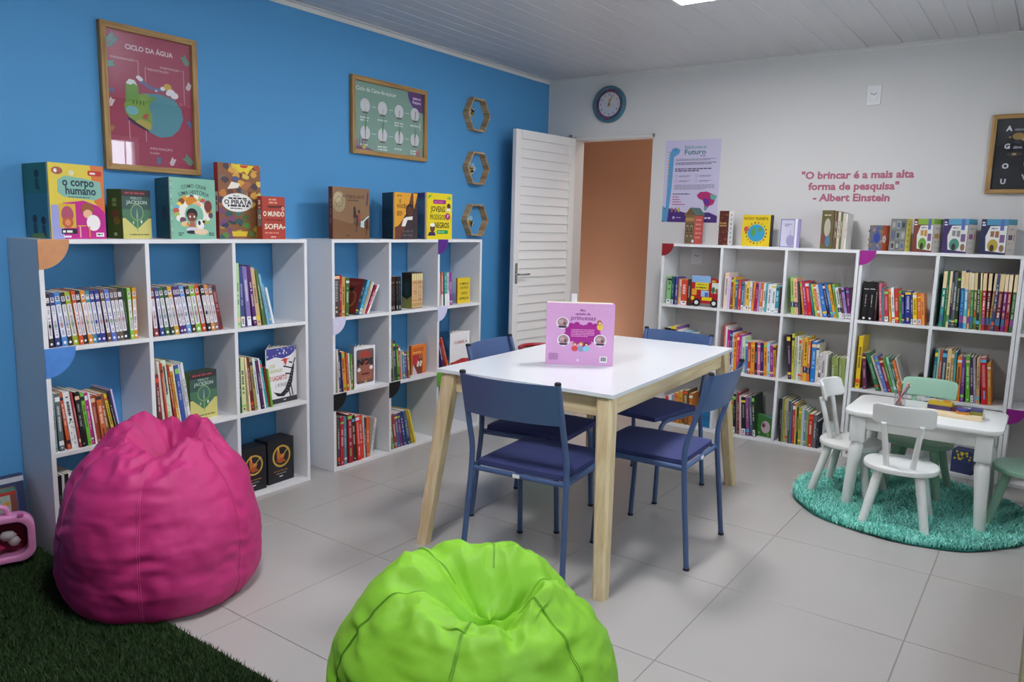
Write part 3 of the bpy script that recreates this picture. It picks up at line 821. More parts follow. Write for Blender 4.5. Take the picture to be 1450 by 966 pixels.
 ('R2', 1, 1, '''0.4470 0.0140 0.285 -0.5 206a78 t;0.4643 0.0090 0.289 0.1 90c8b0 p;0.4746 0.0150 0.290 0.3 a8503a t;0.4918 0.0210 0.288 0.6 30485a l;0.5168 0.0200 0.294 1.3 e8c890 t;0.5419 0.0140 0.288 2.3 b08a40 t;0.5588 0.0110 0.282 2.8 2a8a9a p;0.5705 0.0220 0.261 1.7 e0801e t;0.5969 0.0170 0.262 2.6 6a3a8a t;0.6243 0.0200 0.267 4.8 58a82a t;0.6486 0.0140 0.263 5.6 4a2050 l;0.6653 0.0120 0.261 6.1 98909a p;0.6780 0.0150 0.261 4.7 c8a070 t;0.7030 0.0290 0.265 6.8 c01020 g;0.7329 0.0170 0.241 6.1 c07a28 t'''),
 ('R1', 2, 0, '''0.0220 0.0270 0.158 -0.7 e0e0e8 p;0.0504 0.0240 0.165 -0.3 4a2038 t;0.0770 0.0250 0.183 0.4 c8303c t;0.1034 0.0220 0.195 0.7 e8e8f0 p;0.1260 0.0190 0.199 0.8 7a90a8 p;0.1463 0.0300 0.216 1.1 d8843a t;0.1778 0.0330 0.233 1.3 c89030 t;0.2242 0.0350 0.244 4.5 7a5a2a g;0.2599 0.0250 0.229 1.5 c07020 t'''),
 ('R1', 2, 1, '''0.5410 0.0150 0.237 0.3 5a6060 p;0.5601 0.0150 0.230 1.2 a8b838 t;0.5796 0.0150 0.273 2.3 1c1c20 l;0.5983 0.0070 0.287 2.9 8a9088 p;0.6092 0.0140 0.284 3.6 8a2434 t;0.6238 0.0130 0.266 3.6 e0c8c4 p;0.6398 0.0280 0.260 4.2 12181a l;0.6736 0.0210 0.262 5.3 8a4a80 t;0.6998 0.0160 0.263 6.4 5a6a80 p;0.7165 0.0160 0.278 5.7 1c3a1c l'''),
 ('R1', 2, 2, '''0.8840 0.0150 0.285 1.6 2a1c24 p;0.9000 0.0090 0.290 1.3 7a8a70 p;0.9100 0.0130 0.284 1.3 b8a838 p;0.9254 0.0150 0.282 1.7 a8a4a8 t;0.9410 0.0120 0.279 1.7 3a5a30 p;0.9536 0.0130 0.272 1.5 5a6488 p;0.9678 0.0170 0.265 1.7 c03c34 t;0.9861 0.0080 0.263 1.9 d8c058 p;0.9947 0.0110 0.247 1.7 2a3a34 p;1.0072 0.0180 0.244 1.9 a8b030 t;1.0258 0.0140 0.243 1.7 c0c4c8 p;1.0406 0.0150 0.234 1.8 6a88a8 t;1.0562 0.0120 0.229 1.7 78a050 p;1.0690 0.0270 0.214 1.6 c0341c t;1.0980 0.0200 0.214 1.1 6a6a70 p;1.1189 0.0120 0.175 1.3 1c2238 p'''),
 ('R2', 2, 0, '''0.2480 0.0210 0.147 1.4 d8ccd0 p;0.2742 0.0150 0.159 3.3 5a2a30 t;0.2899 0.0140 0.162 3.3 8a4a40 p'''),
]
import colorsys
def colour_name(h):
    r, g, b = (int(h[i:i+2], 16)/255 for i in (0, 2, 4))
    hu, s, v = colorsys.rgb_to_hsv(r, g, b)
    hu *= 360
    if v < 0.2:
        return 'black'
    if s < 0.13:
        return 'white' if v > 0.85 else 'pale grey' if v > 0.68 else 'grey' if v > 0.42 else 'charcoal'
    if s < 0.28 and v > 0.78:
        base = 'cream' if 20 < hu < 75 else 'pale green' if hu < 170 and hu >= 75 else 'pale blue' if 170 <= hu < 245 else 'pale lilac' if hu < 310 and hu >= 245 else 'pale pink'
        return base
    if hu < 14 or hu >= 346:
        n = 'red'
    elif hu < 42:
        n = 'orange' if v > 0.72 else 'brown'
    elif hu < 66:
        n = 'yellow' if v > 0.7 else 'olive'
    elif hu < 160:
        n = 'green'
    elif hu < 196:
        n = 'teal'
    elif hu < 250:
        n = 'blue'
    elif hu < 292:
        n = 'purple'
    else:
        n = 'magenta' if s > 0.45 else 'mauve'
    if v < 0.42:
        return 'dark '+n
    if v < 0.6 and n not in ('brown', 'olive'):
        return 'deep '+n
    if s < 0.45 and v > 0.6:
        return 'pale '+n
    return n
ORD = 'first second third fourth fifth sixth seventh eighth ninth tenth eleventh twelfth thirteenth fourteenth fifteenth sixteenth seventeenth eighteenth nineteenth twentieth twenty-first twenty-second'.split()
RN = ['top', 'middle', 'bottom']
CN = {3: ['left', 'centre', 'right'], 2: ['left', 'right'], 1: ['']}
SHN = {'S1': 'bookcase behind pink bean bag', 'S2': 'blue-wall bookcase nearer door', 'R1': 'bookcase with dark-red corner', 'R2': 'bookcase with magenta corner'}

def lum(h):
    c = lin(h)
    return 0.2*c[0]+0.7*c[1]+0.1*c[2]

def book_body(t, th, h, d, hexc, soft=False):
    bt = min(0.0022, th*0.14)
    g = Geo()
    g.box(0, bt, 0, d, 0, h).box(th-bt, th, 0, d, 0, h).box(bt, th-bt, 0, bt*1.2, 0, h)
    g.build('cover', 'cover', t, color=hexc)
    i = 0.0005 if soft else 0.0028
    Geo().box(bt, th-bt, bt*1.2, d-i, i, h-i).build('pages', 'paper', t)

def spine_print(t, th, h, hexc, st, rng):
    p = Print(0.0001, rng.random())
    L = lum(hexc)
    ink0 = 'f2efe8' if L < 0.30 else '26242c'
    k = 0.45+0.35*rng.random()
    ink = ''.join('%02x' % int(int(hexc[i:i+2], 16)*(1-k)+int(ink0[i:i+2], 16)*k) for i in (0, 2, 4))
    acc = rng.choice(['f0d040', 'e8e8e8', 'e05030', '58b0d8', 'f0c8a0', '8cd060', '2a2a3a'])
    m = th*0.26
    p.rect(0, 0, th, h, hexc)
    if st == 's':
        p.rrect(th*0.10, h*0.17, th*0.90, h*0.78, th*0.2, 'e9e6ea')
        p.rrect(th*0.16, h*0.835, th*0.84, h*0.93, th*0.1, 'ddd8dc')
        p.ell(th/2, h*0.065, th*0.26, th*0.3, 'eeeef2', 12)
        p.vwords(th*0.28, th*0.72, h*0.2, h*0.56, rng.choice(['a29fa8', 'a8a2ac', 'b4a8ae']))
        p.ell(th/2, h*0.40, th*0.3, th*0.5, rng.choice(['9aa0a8', 'b88a90', '90a088', hexc]), 10)
        p.vwords(th*0.3, th*0.7, h*0.62, h*0.76, 'b8b4bc')
        p.vwords(th*0.3, th*0.7, h*0.85, h*0.92, '5a5660')
    elif st == 'k':
        p.rect(0.003, h*0.80, th-0.003, h*0.815, 'e8e8e8')
        p.vwords(th*0.42, th*0.56, h*0.36, h*0.66, 'e4e0e0')
        p.ell(th*0.45, h*0.06, th*0.2, th*0.2, 'f0f0f0', 12)
    elif st == 'v':
        p.rect(m, h*0.80, th-m, h*0.86, '8a7a5a')
        p.vwords(th*0.25, th*0.75, h*0.30, h*0.74, '4a4440')
        p.rect(m*1.4, h*0.05, th-m*1.4, h*0.15, 'c8c4bc')
    elif st == 'g':
        p.rect(0, h*0.9, th, h*0.97, acc)
        p.vwords(m, th-m, h*0.36, h*0.85, ink)
        p.vwords(m*1.3, th-m*1.3, h*0.08, h*0.3, acc)
    elif st == 'r':
        for k in range(16):
            p.ell(th*(0.2+0.6*rng.random()), h*(0.08+0.5*rng.random()), th*0.1, th*0.16, rng.choice(['88a878', 'c8b8b0', 'a0a0a8']), 6)
        p.vwords(th*0.3, th*0.7, h*0.5, h*0.92, '3a3a40')
    elif st == 'd':
        n = 14
        for k in range(n):
            p.rect(th*0.1, h*(0.14+0.8*k/n), th*0.9, h*(0.14+0.8*(k+0.5)/n), '3a4450')
        p.rect(th*0.25, h*0.02, th*0.95, h*0.11, 'f4f4f4')
    elif st == 'w':
        p.rect(0, 0, th, h*0.36, 'efece8')
        p.vwords(m, th-m, h*0.42, h*0.9, ink)
    elif st == 'b':
        p.vwords(m, th-m, h*0.45, h*0.9, ink)
        p.rect(0, h*0.2, th, h*0.34, '2c2a5c')
        p.vwords(m*1.5, th-m*1.5, h*0.22, h*0.32, 'e8e8f0')
    elif st == 'c':
        p.rect(0, h*0.70, th, h, rng.choice(['eed8aa', 'f0dcb4', 'e8cc9a']))
        p.vwords(m, th-m, h*0.35, h*0.66, rng.choice(['f0e8e0', acc, ink]))
        p.rect(0, h*0.10, th, h*0.22, rng.choice(['d8c8b0', '40709a', 'c03a40', '5a9a60', '8a4a90']))
        p.vwords(m, th-m, h*0.23, h*0.33, acc)
    elif st in 'tl':
        k = rng.random()
        if k < 0.5:
            p.rect(0, h*0.86, th, h*(0.9+0.05*rng.random()), acc)
        if k > 0.35:
            p.rect(0, h*0.10, th, h*(0.13+0.05*rng.random()), acc)
        p.vwords(m, th-m, h*(0.28+0.15*rng.random()), h*(0.7+0.12*rng.random()), ink)
        if st == 'l':
            p.rrect(th*0.06, h*0.015, th*0.94, h*0.17, th*0.06, 'f2f2f4')
            p.vwords(th*0.25, th*0.75, h*0.04, h*0.14, '6a6a72')
        else:
            p.ell(th/2, h*0.06, th*0.22, th*0.22, ink, 10)
    else:
        if rng.random() < 0.6:
            p.vwords(th*0.3, th*0.7, h*0.30, h*0.75, ink)
        if len(p.f) < 5:
            p = Print(0.0001)
            p.rect(0, 0, th, h, hexc)
    p.build('spine_print', t)

def stand_books():
    for sh, r, c, data in BOOK_ROWS:
        nc = FR[sh][3]
        rz = FR[sh][1]
        rng = random.Random(hash((ord(sh[0]), int(sh[1]), r, c)))
        cube = '%s %s cube of %s' % (RN[r], CN[nc][c], SHN[sh])
        items = data.split(';')
        for i, it in enumerate(items):
            a, th, h, le, col, st = it.split()
            a, th, h, le = float(a), float(th), float(h), R(float(le))
            d = max(0.10, min(0.205, h*(0.66+0.1*rng.random())))
            off = 0.012+0.012*rng.random()
            z = ZB[r]+0.0002
            if le >= 0:
                s, zz = a, z
            else:
                q = -le
                s = a+th/math.cos(q)-th*math.cos(q)
                zz = z+th*math.sin(q)
            lab = '%s book, %s from left, %s' % (colour_name(col), ORD[i], cube)
            t = thing('book', lab, 'book', place(sh, s, off, zz), 0, 'books in the '+cube)
            t.rotation_euler = (0, -le, rz)
            book_body(t, th, h, d, col, rng.random() < 0.5)
            spine_print(t, th, h, col, st, rng)
            if (sh, r, c, i) == ('S2', 0, 0, 4):
                p = Print(0.0001)
                p.rect(0, 0, d, h, '8a2c22')
                p.ell(d*0.55, h*0.4, d*0.3, h*0.25, 'a8743c')
                p.ell(d*0.55, h*0.42, d*0.22, h*0.19, '8a2c22')
                p.ell(d*0.5, h*0.68, d*0.12, h*0.07, '2a1a18')
                p.words(d*0.1, h*0.86, d*0.85, h*0.03, 'b05a44', 2)
                p.build('cover_print', t, (0, d, 0), (0, 0, -PI/2))
stand_books()

# ------------------------------------------------------------------ books and boxes shown face-out
def face_book(name, label, sh, s, d, z, a, w, h, t, hexc, art, spine=None, right=None, cat='book', back=None, box=False, seed=3, group='books shown face-out', lean=0):
    """closed book or box: front cover from s to the right, turned by a degrees; t its thickness"""
    o = thing(name, label, cat, place(sh, s, d, z+0.0002), FR[sh][1]+R(a), group)
    if lean:
        o.rotation_euler = (R(-lean), 0, FR[sh][1]+R(a))
    if box:
        Geo().box(0, w, 0, t, 0, h).build('carton', 'cover', o, bevel=0.0015, seg=1, color=hexc)
    else:
        b = 0.0025
        g = Geo().box(0, w, 0, b, 0, h).box(0, w, t-b, t, 0, h).box(0, b, b, t-b, 0, h)
        g.build('cover', 'cover', o, color=hexc)
        Geo().box(b, w-0.003, b, t-b, 0.003, h-0.003).build('pages', 'paper', o)
    p = Print(0.00012, seed)
    art(p, w, h)
    p.build('cover_print', o)
    if spine:
        p = Print(0.00012, seed+1)
        spine(p, t, h)
        p.build('spine_print', o, (0, t, 0), (0, 0, -PI/2))
    if right:
        p = Print(0.00012, seed+2)
        right(p, t, h)
        p.build('side_print', o, (w, 0, 0), (0, 0, PI/2))
    return o

def open_book(name, label, sh, s, d, z, a, b, w, h, hexc, hexb, art, backart, st=0.012, seed=5, group='books standing open'):
    """book stood up half open: spine towards the room, front board turned a, back board turned b"""
    o = thing(name, label, 'book', place(sh, s, d, z+0.0002), FR[sh][1], group)
    bt = 0.0025
    g1 = Geo().box(0, w, 0, bt, 0, h).build('front_board', 'cover', o, color=hexc)
    g1.rotation_euler = (0, 0, R(a))
    p = Print(0.00012, seed)
    art(p, w, h)
    p.build('cover_print', g1)
    g2 = Geo().box(-w, 0, 0, bt, 0, h).build('back_board', 'cover', o, color=hexb)
    g2.rotation_euler = (0, 0, R(b-180))
    p = Print(0.00012, seed+1)
    backart(p, w, h)
    q = p.build('back_print', g2, (-w, 0, 0))
    # leaves fanned between the boards
    n = 7
    for k in range(n):
        f = a+3+(b-a-6)*k/(n-1)
        lf = Geo().box(0.004, w-0.006, 0.0, 0.0012, 0.003, h-0.003).build('leaf', 'paper', o)
        lf.rotation_euler = (0, 0, R(f))
        lf.location = (0.0, 0.0, 0)
    Geo().tube([(0, 0, 0), (0, 0, h)], 0.0028, 8).build('spine', 'cover', o, color=hexc)
    return o
T = 1.28

def art_corpo(p, w, h):
    p.rect(0, 0, w, h, 'dcc648')
    p.poly([(0, 0), (w*0.30, 0), (w*0.25, h*0.45), (0, h*0.45)], '9aa0d8')
    p.poly([(w*0.22, 0), (w, 0), (w, h*0.42), (w*0.6, h*0.52), (w*0.22, h*0.48)], 'c02088')
    p.poly([(w*0.75, h), (w, h), (w, h*0.36), (w*0.8, h*0.5)], 'd8783a')
    p.poly([(w*0.14, h*0.62), (w*0.24, h*0.56), (w*0.82, h*0.53), (w*0.95, h*0.58), (w*0.93, h*0.78), (w*0.6, h*0.82), (w*0.28, h*0.84), (w*0.15, h*0.78)], '86b8a8')
    p.text('o corpo', w*0.52, h*0.71, h*0.155, '23384a', bold=0.03, width=w*0.58)
    p.text('humano', w*0.56, h*0.60, h*0.15, '23384a', bold=0.03, width=w*0.56)
    p.words(w*0.32, h*0.555, w*0.82, h*0.012, '3a5a60')
    p.ell(w*0.15, h*0.90, w*0.10, h*0.05, 'a85a4a')
    p.ell(w*0.12, h*0.90, w*0.03, h*0.025, 'e8e0e0')
    p.ell(w*0.40, h*0.88, w*0.05, h*0.035, 'd8d8b8')
    p.rrect(w*0.70, h*0.86, w*0.96, h*0.93, h*0.02, 'c03028')
    p.words(w*0.74, h*0.88, w*0.94, h*0.025, 'f0e8e0')
    p.rect(w*0.14, h*0.15, w*0.44, h*0.47, 'd8b038')
    p.ell(w*0.29, h*0.33, w*0.11, h*0.11, 'b0506a')
    p.ell(w*0.29, h*0.22, w*0.10, h*0.07, 'c0603a')
    p.ell(w*0.29, h*0.22, w*0.05, h*0.04, 'e09060')
    p.rect(w*0.17, h*0.07, w*0.45, h*0.135, '1c1a22')
    p.words(w*0.19, h*0.085, w*0.43, h*0.03, 'f0f0f0')
    p.rrect(w*0.2, h*0.02, w*0.34, h*0.045, h*0.01, 'f0e8f0')
    p.ell(w*0.66, h*0.40, w*0.12, h*0.085, '9a5a30')
    p.ell(w*0.66, h*0.34, w*0.085, h*0.06, 'f0b898')
    p.ell(w*0.76, h*0.22, w*0.13, h*0.11, 'f2ecec')
    p.rect(w*0.46, h*0.17, w*0.62, h*0.185, 'e0a848')
    p.rect(w*0.49, h*0.02, w*0.52, h*0.17, 'e8a0b0')
    p.rect(w*0.66, h*0.02, w*0.69, h*0.17, 'e08030')
    p.rect(w*0.80, h*0.03, w*0.95, h*0.085, 'f4f4f4')
    p.words(w*0.82, h*0.05, w*0.93, h*0.018, '3a3a40')
def art_corpo_back(p, w, h):
    p.rect(0, 0, w, h, '4a8a98')
    p.rect(0, h*0.6, w, h, '3f8a78')
    for (x, z) in ((0.55, 0.86), (0.38, 0.26), (0.72, 0.24)):
        p.ell(w*x, h*z, w*0.09, h*0.055, '2a2430')
        p.poly([(w*(x-.08), h*(z-.2)), (w*(x+.10), h*(z-.22)), (w*(x+.06), h*(z-.06)), (w*(x-.06), h*(z-.06))], '2a4a50')
    p.poly([(w*0.2, 0), (w*0.8, 0), (w*0.7, h*0.07), (w*0.3, h*0.06)], '7a9a3a')
open_book('picture_book', 'yellow and pink picture book titled o corpo humano, standing open on bookcase', 'S1', 0.064, 0.02, T, 12, 88, 0.237, 0.291, 'd8c040', '3f8a80', art_corpo, art_corpo_back)

def art_green_novel(p, w, h):
    p.rect(0, 0, w, h, '3f5a54')
    p.rect(0, 0, w, h*0.42, 'd0c878')
    p.poly([(0, h*0.47), (w*0.5, h*0.2), (w, h*0.47), (w, h*0.6), (0, h*0.6)], '4f7a5c')
    p.rect(0, h*0.86, w, h, '3a3438')
    p.words(w*0.1, h*0.91, w*0.9, h*0.035, 'a84a48')
    p.text('PERCY', w*0.5, h*0.80, h*0.07, '9ab8a8', width=w*0.4)
    p.text('JACKSON', w*0.5, h*0.71, h*0.10, 'b8ccc0', width=w*0.72)
    p.ring(w*0.5, h*0.54, w*0.20, w*0.23, '8aa868', ez=1.1)
    p.ell(w*0.5, h*0.54, w*0.2, w*0.22, '4a7068')
    p.poly([(w*0.47, h*0.42), (w*0.53, h*0.42), (w*0.5, h*0.64)], '98c090')
    p.poly([(w*0.485, h*0.15), (w*0.515, h*0.15), (w*0.52, h*0.45), (w*0.48, h*0.45)], '88b070')
    p.ell(w*0.36, h*0.33, w*0.03, h*0.035, 'a8c8a8')
    p.ell(w*0.64, h*0.35, w*0.03, h*0.035, 'd8e8d8')
    p.words(w*0.22, h*0.07, w*0.9, h*0.03, '8a8a50')
def spine_green(p, t, h):
    p.rect(0, 0, t, h, '4c5a24')
    p.ell(t*0.5, h*0.5, t*0.3, h*0.08, '7a4a30')
    p.ell(t*0.6, h*0.36, t*0.22, h*0.08, '8a6a3a')
    p.vwords(t*0.35, t*0.65, h*0.65, h*0.9, '8a9a58')
    p.rect(t*0.4, h*0.06, t*0.6, h*0.12, 'b8c088')
face_book('boxed_novels', 'green boxed novels standing on top of bookcase below water cycle poster', 'S1', 0.362, 0.06, T, 10, 0.14, 0.206, 0.092, '4a5a34', art_green_novel, spine_green, box=True, cat='box set')
face_book('boxed_novels', 'green boxed novels inside the middle cube behind pink bean bag', 'S1', 0.628, 0.05, ZB[1], 6, 0.150, 0.228, 0.06, '3a5038', art_green_novel, spine_green, box=True, cat='box set')

def art_como(p, w, h):
    p.rect(0, 0, w, h, '86bfa6')
    for k in range(16):
        p.rect(w*0.01, h*(0.03+0.06*k), w*0.035, h*(0.045+0.06*k), ['c05a60', '5a6a6a', 'd8d8c8'][k % 3])
    p.text('COMO CRIAR', w*0.52, h*0.845, h*0.085, '2a4440', arc=w*1.1, bold=0.01, width=w*0.55)
    p.text('UMA HISTÓRIA', w*0.52, h*0.745, h*0.09, '2a4440', arc=w*1.0, bold=0.01, width=w*0.66)
    p.ell(w*0.5, h*0.46, w*0.40, h*0.27, 'f0ece0')
    cols = ['e09a28', '8a4a38', 'f0d040', '78b8d8', 'c85a48', 'a8c058', 'f4f0ea', '6a4a5a', 'e8c890']
    rng = random.Random(8)
    for k in range(26):
        q = k*2*PI/26
        rr = 0.30+0.06*rng.random()
        p.ell(w*(0.5+rr*1.08*math.cos(q)), h*(0.46+rr*0.72*math.sin(q)), w*(0.05+0.03*rng.random()), h*(0.035+0.02*rng.random()), cols[k % 9], 9)
    p.ell(w*0.45, h*0.62, w*0.13, h*0.08, 'd88a28')
    p.ell(w*0.56, h*0.56, w*0.10, h*0.06, 'f0b888')
    p.ell(w*0.82, h*0.55, w*0.09, h*0.10, '7a3a34')
    p.ell(w*0.5, h*0.40, w*0.21, h*0.18, '86bfa6')
    p.ell(w*0.45, h*0.41, w*0.125, h*0.10, '2a1c20')
    p.ell(w*0.45, h*0.36, w*0.105, h*0.075, '7a4a3a')
    p.ell(w*0.41, h*0.37, w*0.018, h*0.018, 'f0f0f0', 10)
    p.ell(w*0.50, h*0.37, w*0.018, h*0.018, 'f0f0f0', 10)
    p.poly([(w*0.38, h*0.18), (w*0.53, h*0.18), (w*0.5, h*0.30), (w*0.41, h*0.30)], 'b06a58')
    p.ell(w*0.45, h*0.16, w*0.13, h*0.04, 'd8d4e0')
    p.ell(w*0.44, h*0.115, w*0.12, h*0.03, '2a2a38')
    p.ell(w*0.63, h*0.24, w*0.085, h*0.09, 'f2f0ee')
    p.ell(w*0.61, h*0.27, w*0.03, h*0.04, '24242a')
    p.ell(w*0.71, h*0.29, w*0.03, h*0.025, '24242a')
    p.ell(w*0.65, h*0.12, w*0.16, h*0.05, 'ecd0b0')
    p.words(w*0.14, h*0.09, w*0.26, h*0.018, '3a5a50', 2)
    p.words(w*0.82, h*0.09, w*0.94, h*0.018, '3a5a50', 2)
def art_como_back(p, w, h):
    p.rect(0, 0, w, h, '2c5a5a')
    p.words(w*0.15, h*0.8, w*0.85, h*0.016, '3f7270', 6)
    p.ell(w*0.6, h*0.42, w*0.16, h*0.11, '4a3440')
    p.ell(w*0.55, h*0.5, w*0.06, h*0.04, '241c24')
open_book('story_book', 'mint green story-writing book with a child on its cover, standing open', 'S1', 0.553, 0.02, T, 8, 74, 0.243, 0.268, '86bfa6', '2c5a5a', art_como, art_como_back)

def art_pirata(p, w, h):
    p.rect(0, 0, w, h, '8a5a38')
    rng = random.Random(4)
    top = ['c07a30', 'd8a040', '6a3a30', '3a3a58', 'b06a40', 'e0c050', '7a6a60', 'a85030', '4a3a48']
    bot = ['2a5a60', '3a7a70', '5a8a40', '2a3a5a', 'c0a840', '4a6a3a', '7a4a70', '24484a']
    for k in range(70):
        x, z = rng.random(), rng.random()
        c = rng.choice(top if z > 0.42 else bot)
        p.poly([(min(w, max(0, w*(x+0.09*math.cos(q)*rng.uniform(.5, 1.3)))), min(h, max(0, h*(z+0.05*math.sin(q)*rng.uniform(.5, 1.3))))) for q in (0, 1.1, 2.3, 3.4, 4.6, 5.5)], c)
    p.poly([(w*0.35, h*0.99), (w*0.85, h*0.99), (w*0.74, h*0.92), (w*0.68, h*0.86), (w*0.6, h*0.91), (w*0.5, h*0.88)], 'e8d030')
    p.ell(w*0.6, h*0.985, w*0.1, h*0.035, 'c84030', a0=180, a1=360)
    p.poly([(w*0.2, h*0.66), (w*0.45, h*0.68), (w*0.5, h*0.74), (w*0.3, h*0.76)], 'f0e8d8')
    p.ell(w*0.40, h*0.80, w*0.08, h*0.035, '4a5a8a')
    p.poly([(w*0.3, h*0.03), (w*0.62, h*0.03), (w*0.66, h*0.10), (w*0.28, h*0.10)], 'e0c030')
    p.ell(w*0.43, h*0.485, w*0.36, h*0.125, 'f0eee8', 28)
    p.text('Manuel', w*0.40, h*0.565, h*0.032, '2a2a30')
    p.words(w*0.22, h*0.53, w*0.68, h*0.022, '2a2a30')
    p.text('O PIRATA', w*0.44, h*0.462, h*0.085, '1e1e24', bold=0.03, width=w*0.64)
    p.words(w*0.2, h*0.43, w*0.70, h*0.026, '2a2a30')
    p.words(w*0.26, h*0.40, w*0.6, h*0.014, '4a4a50')
def spine_red(p, t, h):
    p.rect(0, 0, t, h, 'a02a2c')
    p.rect(t*0.15, h*0.36, t*0.85, h*0.62, 'd8c8c0')
    p.vwords(t*0.3, t*0.7, h*0.4, h*0.58, '3a2a2a')
face_book('picture_book', 'tall picture book titled O PIRATA with a busy orange and teal cover', 'S1', 0.835, 0.09, T, 2, 0.24, 0.354, 0.03, 'a02a2c', art_pirata, spine_red)

def art_sofia(p, w, h):
    p.rect(0, 0, w, h, 'b23f30')
    p.words(w*0.3, h*0.91, w*0.7, h*0.04, 'e0a088', 2)
    p.poly([(w*0.2, h*0.78), (w*0.9, h*0.80), (w*0.8, h*0.74), (w*0.3, h*0.73)], '5a2420')
    p.text('O MUNDO', w*0.5, h*0.54, h*0.16, 'efe6cc', bold=0.03, width=w*0.92)
    p.ring(w*0.9, h*0.72, w*0.035, w*0.06, 'efe6cc', 14)
    p.words(w*0.1, h*0.44, w*0.9, h*0.03, '7a241c')
    p.text('SOFIA', w*0.5, h*0.24, h*0.17, 'efe6cc', bold=0.03, width=w*0.82)
    p.rect(w*0.9, h*0.26, w, h*0.3, 'efe6cc')
    p.words(w*0.1, h*0.13, w*0.9, h*0.035, 'e0907a')
    p.words(w*0.36, h*0.04, w*0.64, h*0.025, 'f0d8c8')
def spine_sofia(p, t, h):
    p.rect(0, 0, t, h, 'a83a2c')
    p.rect(t*0.1, h*0.3, t*0.9, h*0.7, '8a8a84')
    p.ring(t*0.5, h*0.52, t*0.15, t*0.3, 'efe6cc', 12)
    p.vwords(t*0.3, t*0.7, h*0.72, h*0.95, 'efe6cc')
face_book('novel', 'small red novel titled O MUNDO SOFIA in front of tall picture book', 'S1', 1.03, 0.03, T, 2, 0.14, 0.207, 0.036, 'a83a2c', art_sofia, spine_sofia)

def art_futebol(p, w, h):
    p.rect(0, 0, w, h, '8a6a4c')
    p.poly([(0, 0), (w, 0), (w, h*0.45), (w*0.5, h*0.3), (0, h*0.4)], '7a5638')
    p.ell(w*0.17, h*0.72, w*0.17, h*0.20, 'a09070')
    p.ell(w*0.14, h*0.80, w*0.11, h*0.10, 'b8a888')
    p.ring(w*0.17, h*0.72, w*0.09, w*0.10, '7a684c')
    p.line(w*0.05, h*0.6, w*0.3, h*0.84, w*0.008, '7a684c')
    p.text('FUTEBOL-ARTE', w*0.56, h*0.80, h*0.08, '3a2a1c', bold=0.01, width=w*0.58)
    p.words(w*0.4, h*0.745, w*0.75, h*0.02, '4a3a28')
    p.poly([(w*0.9, h*0.68), (w*0.94, h*0.95), (w*0.97, h*0.9), (w*0.94, h*0.66)], '5a3a58')
    for (x, z, c) in ((0.58, 0.52, '3a3030'), (0.70, 0.46, '9a4a3a'), (0.64, 0.36, '4a3a30'), (0.92, 0.30, '4a2a20')):
        p.ell(w*x, h*(z+0.08), w*0.03, h*0.04, '3a2620', 12)
        p.poly([(w*(x-.04), h*(z-.1)), (w*(x+.05), h*(z-.1)), (w*(x+.04), h*(z+.05)), (w*(x-.03), h*(z+.05))], c)
        p.line(w*x, h*(z-.1), w*(x-.02), h*(z-.22), w*0.02, c)
    p.poly([(w*0.74, h*0.24), (w*0.84, h*0.22), (w*0.84, h*0.36), (w*0.75, h*0.36)], 'b8d0d8')
    p.line(w*0.8, h*0.34, w*0.98, h*0.46, w*0.025, 'cfe0e8')
    p.words(w*0.35, h*0.06, w*0.45, h*0.015, '3a2a1c')
def spine_brown(p, t, h):
    p.rect(0, 0, t, h, '6a3020')
    p.vwords(t*0.3, t*0.7, h*0.3, h*0.8, '9a6a48')
face_book('picture_book', 'large brown football art book standing on bookcase nearer the door', 'S2', 0.07, 0.07, T, 3, 0.285, 0.28, 0.03, '6a3020', art_futebol, spine_brown)

def art_voce(p, w, h):
    p.rect(0, 0, w, h, '3a3034')
    p.poly([(0, h*0.25), (0, h), (w*0.72, h), (w*0.55, h*0.6), (w*0.2, h*0.3)], 'e0a030')
    p.poly([(w*0.72, h), (w*0.86, h), (w*0.74, h*0.66), (w*0.6, h*0.66)], '6a3a2c')
    p.poly([(w*0.80, h), (w, h), (w*0.82, h*0.62)], 'e0a030')
    p.poly([(w*0.03, 0), (w*0.25, 0), (w*0.5, h*0.36), (w*0.36, h*0.42), (w*0.02, h*0.2)], '6a3a2c')
    p.ell(w*0.66, h*0.62, w*0.18, h*0.15, '241a1c')
    p.ell(w*0.66, h*0.60, w*0.14, h*0.11, '5a3428')
    p.poly([(w*0.3, h*0.28), (w*0.45, h*0.28), (w*0.55, h*0.42), (w*0.76, h*0.42), (w*0.78, h*0.5), (w*0.5, h*0.48), (w*0.38, h*0.44)], 'ece8e0')
    p.text('E', w*0.24, h*0.78, h*0.10, '2a2420')
    p.text('VOCÊ?', w*0.30, h*0.67, h*0.11, '2a2420', width=w*0.42)
    p.words(w*0.1, h*0.92, w*0.35, h*0.02, '6a4a20')
    p.words(w*0.1, h*0.58, w*0.35, h*0.02, '6a4a20', 3)
    p.words(w*0.35, h*0.15, w*0.8, h*0.05, '5a565c', 3)
def art_voce_back(p, w, h):
    p.rect(0, 0, w, h, '1e2630')
    for x, z in ((0.3, 0.32), (0.65, 0.36), (0.6, 0.16)):
        p.ring(w*x, h*z, w*0.10, w*0.13, '3a5048')
open_book('picture_book', 'orange and black book with VOCÊ on its cover, standing open', 'S2', 0.49, 0.02, T, 2, 65, 0.205, 0.271, 'd09a30', '1e2630', art_voce, art_voce_back)

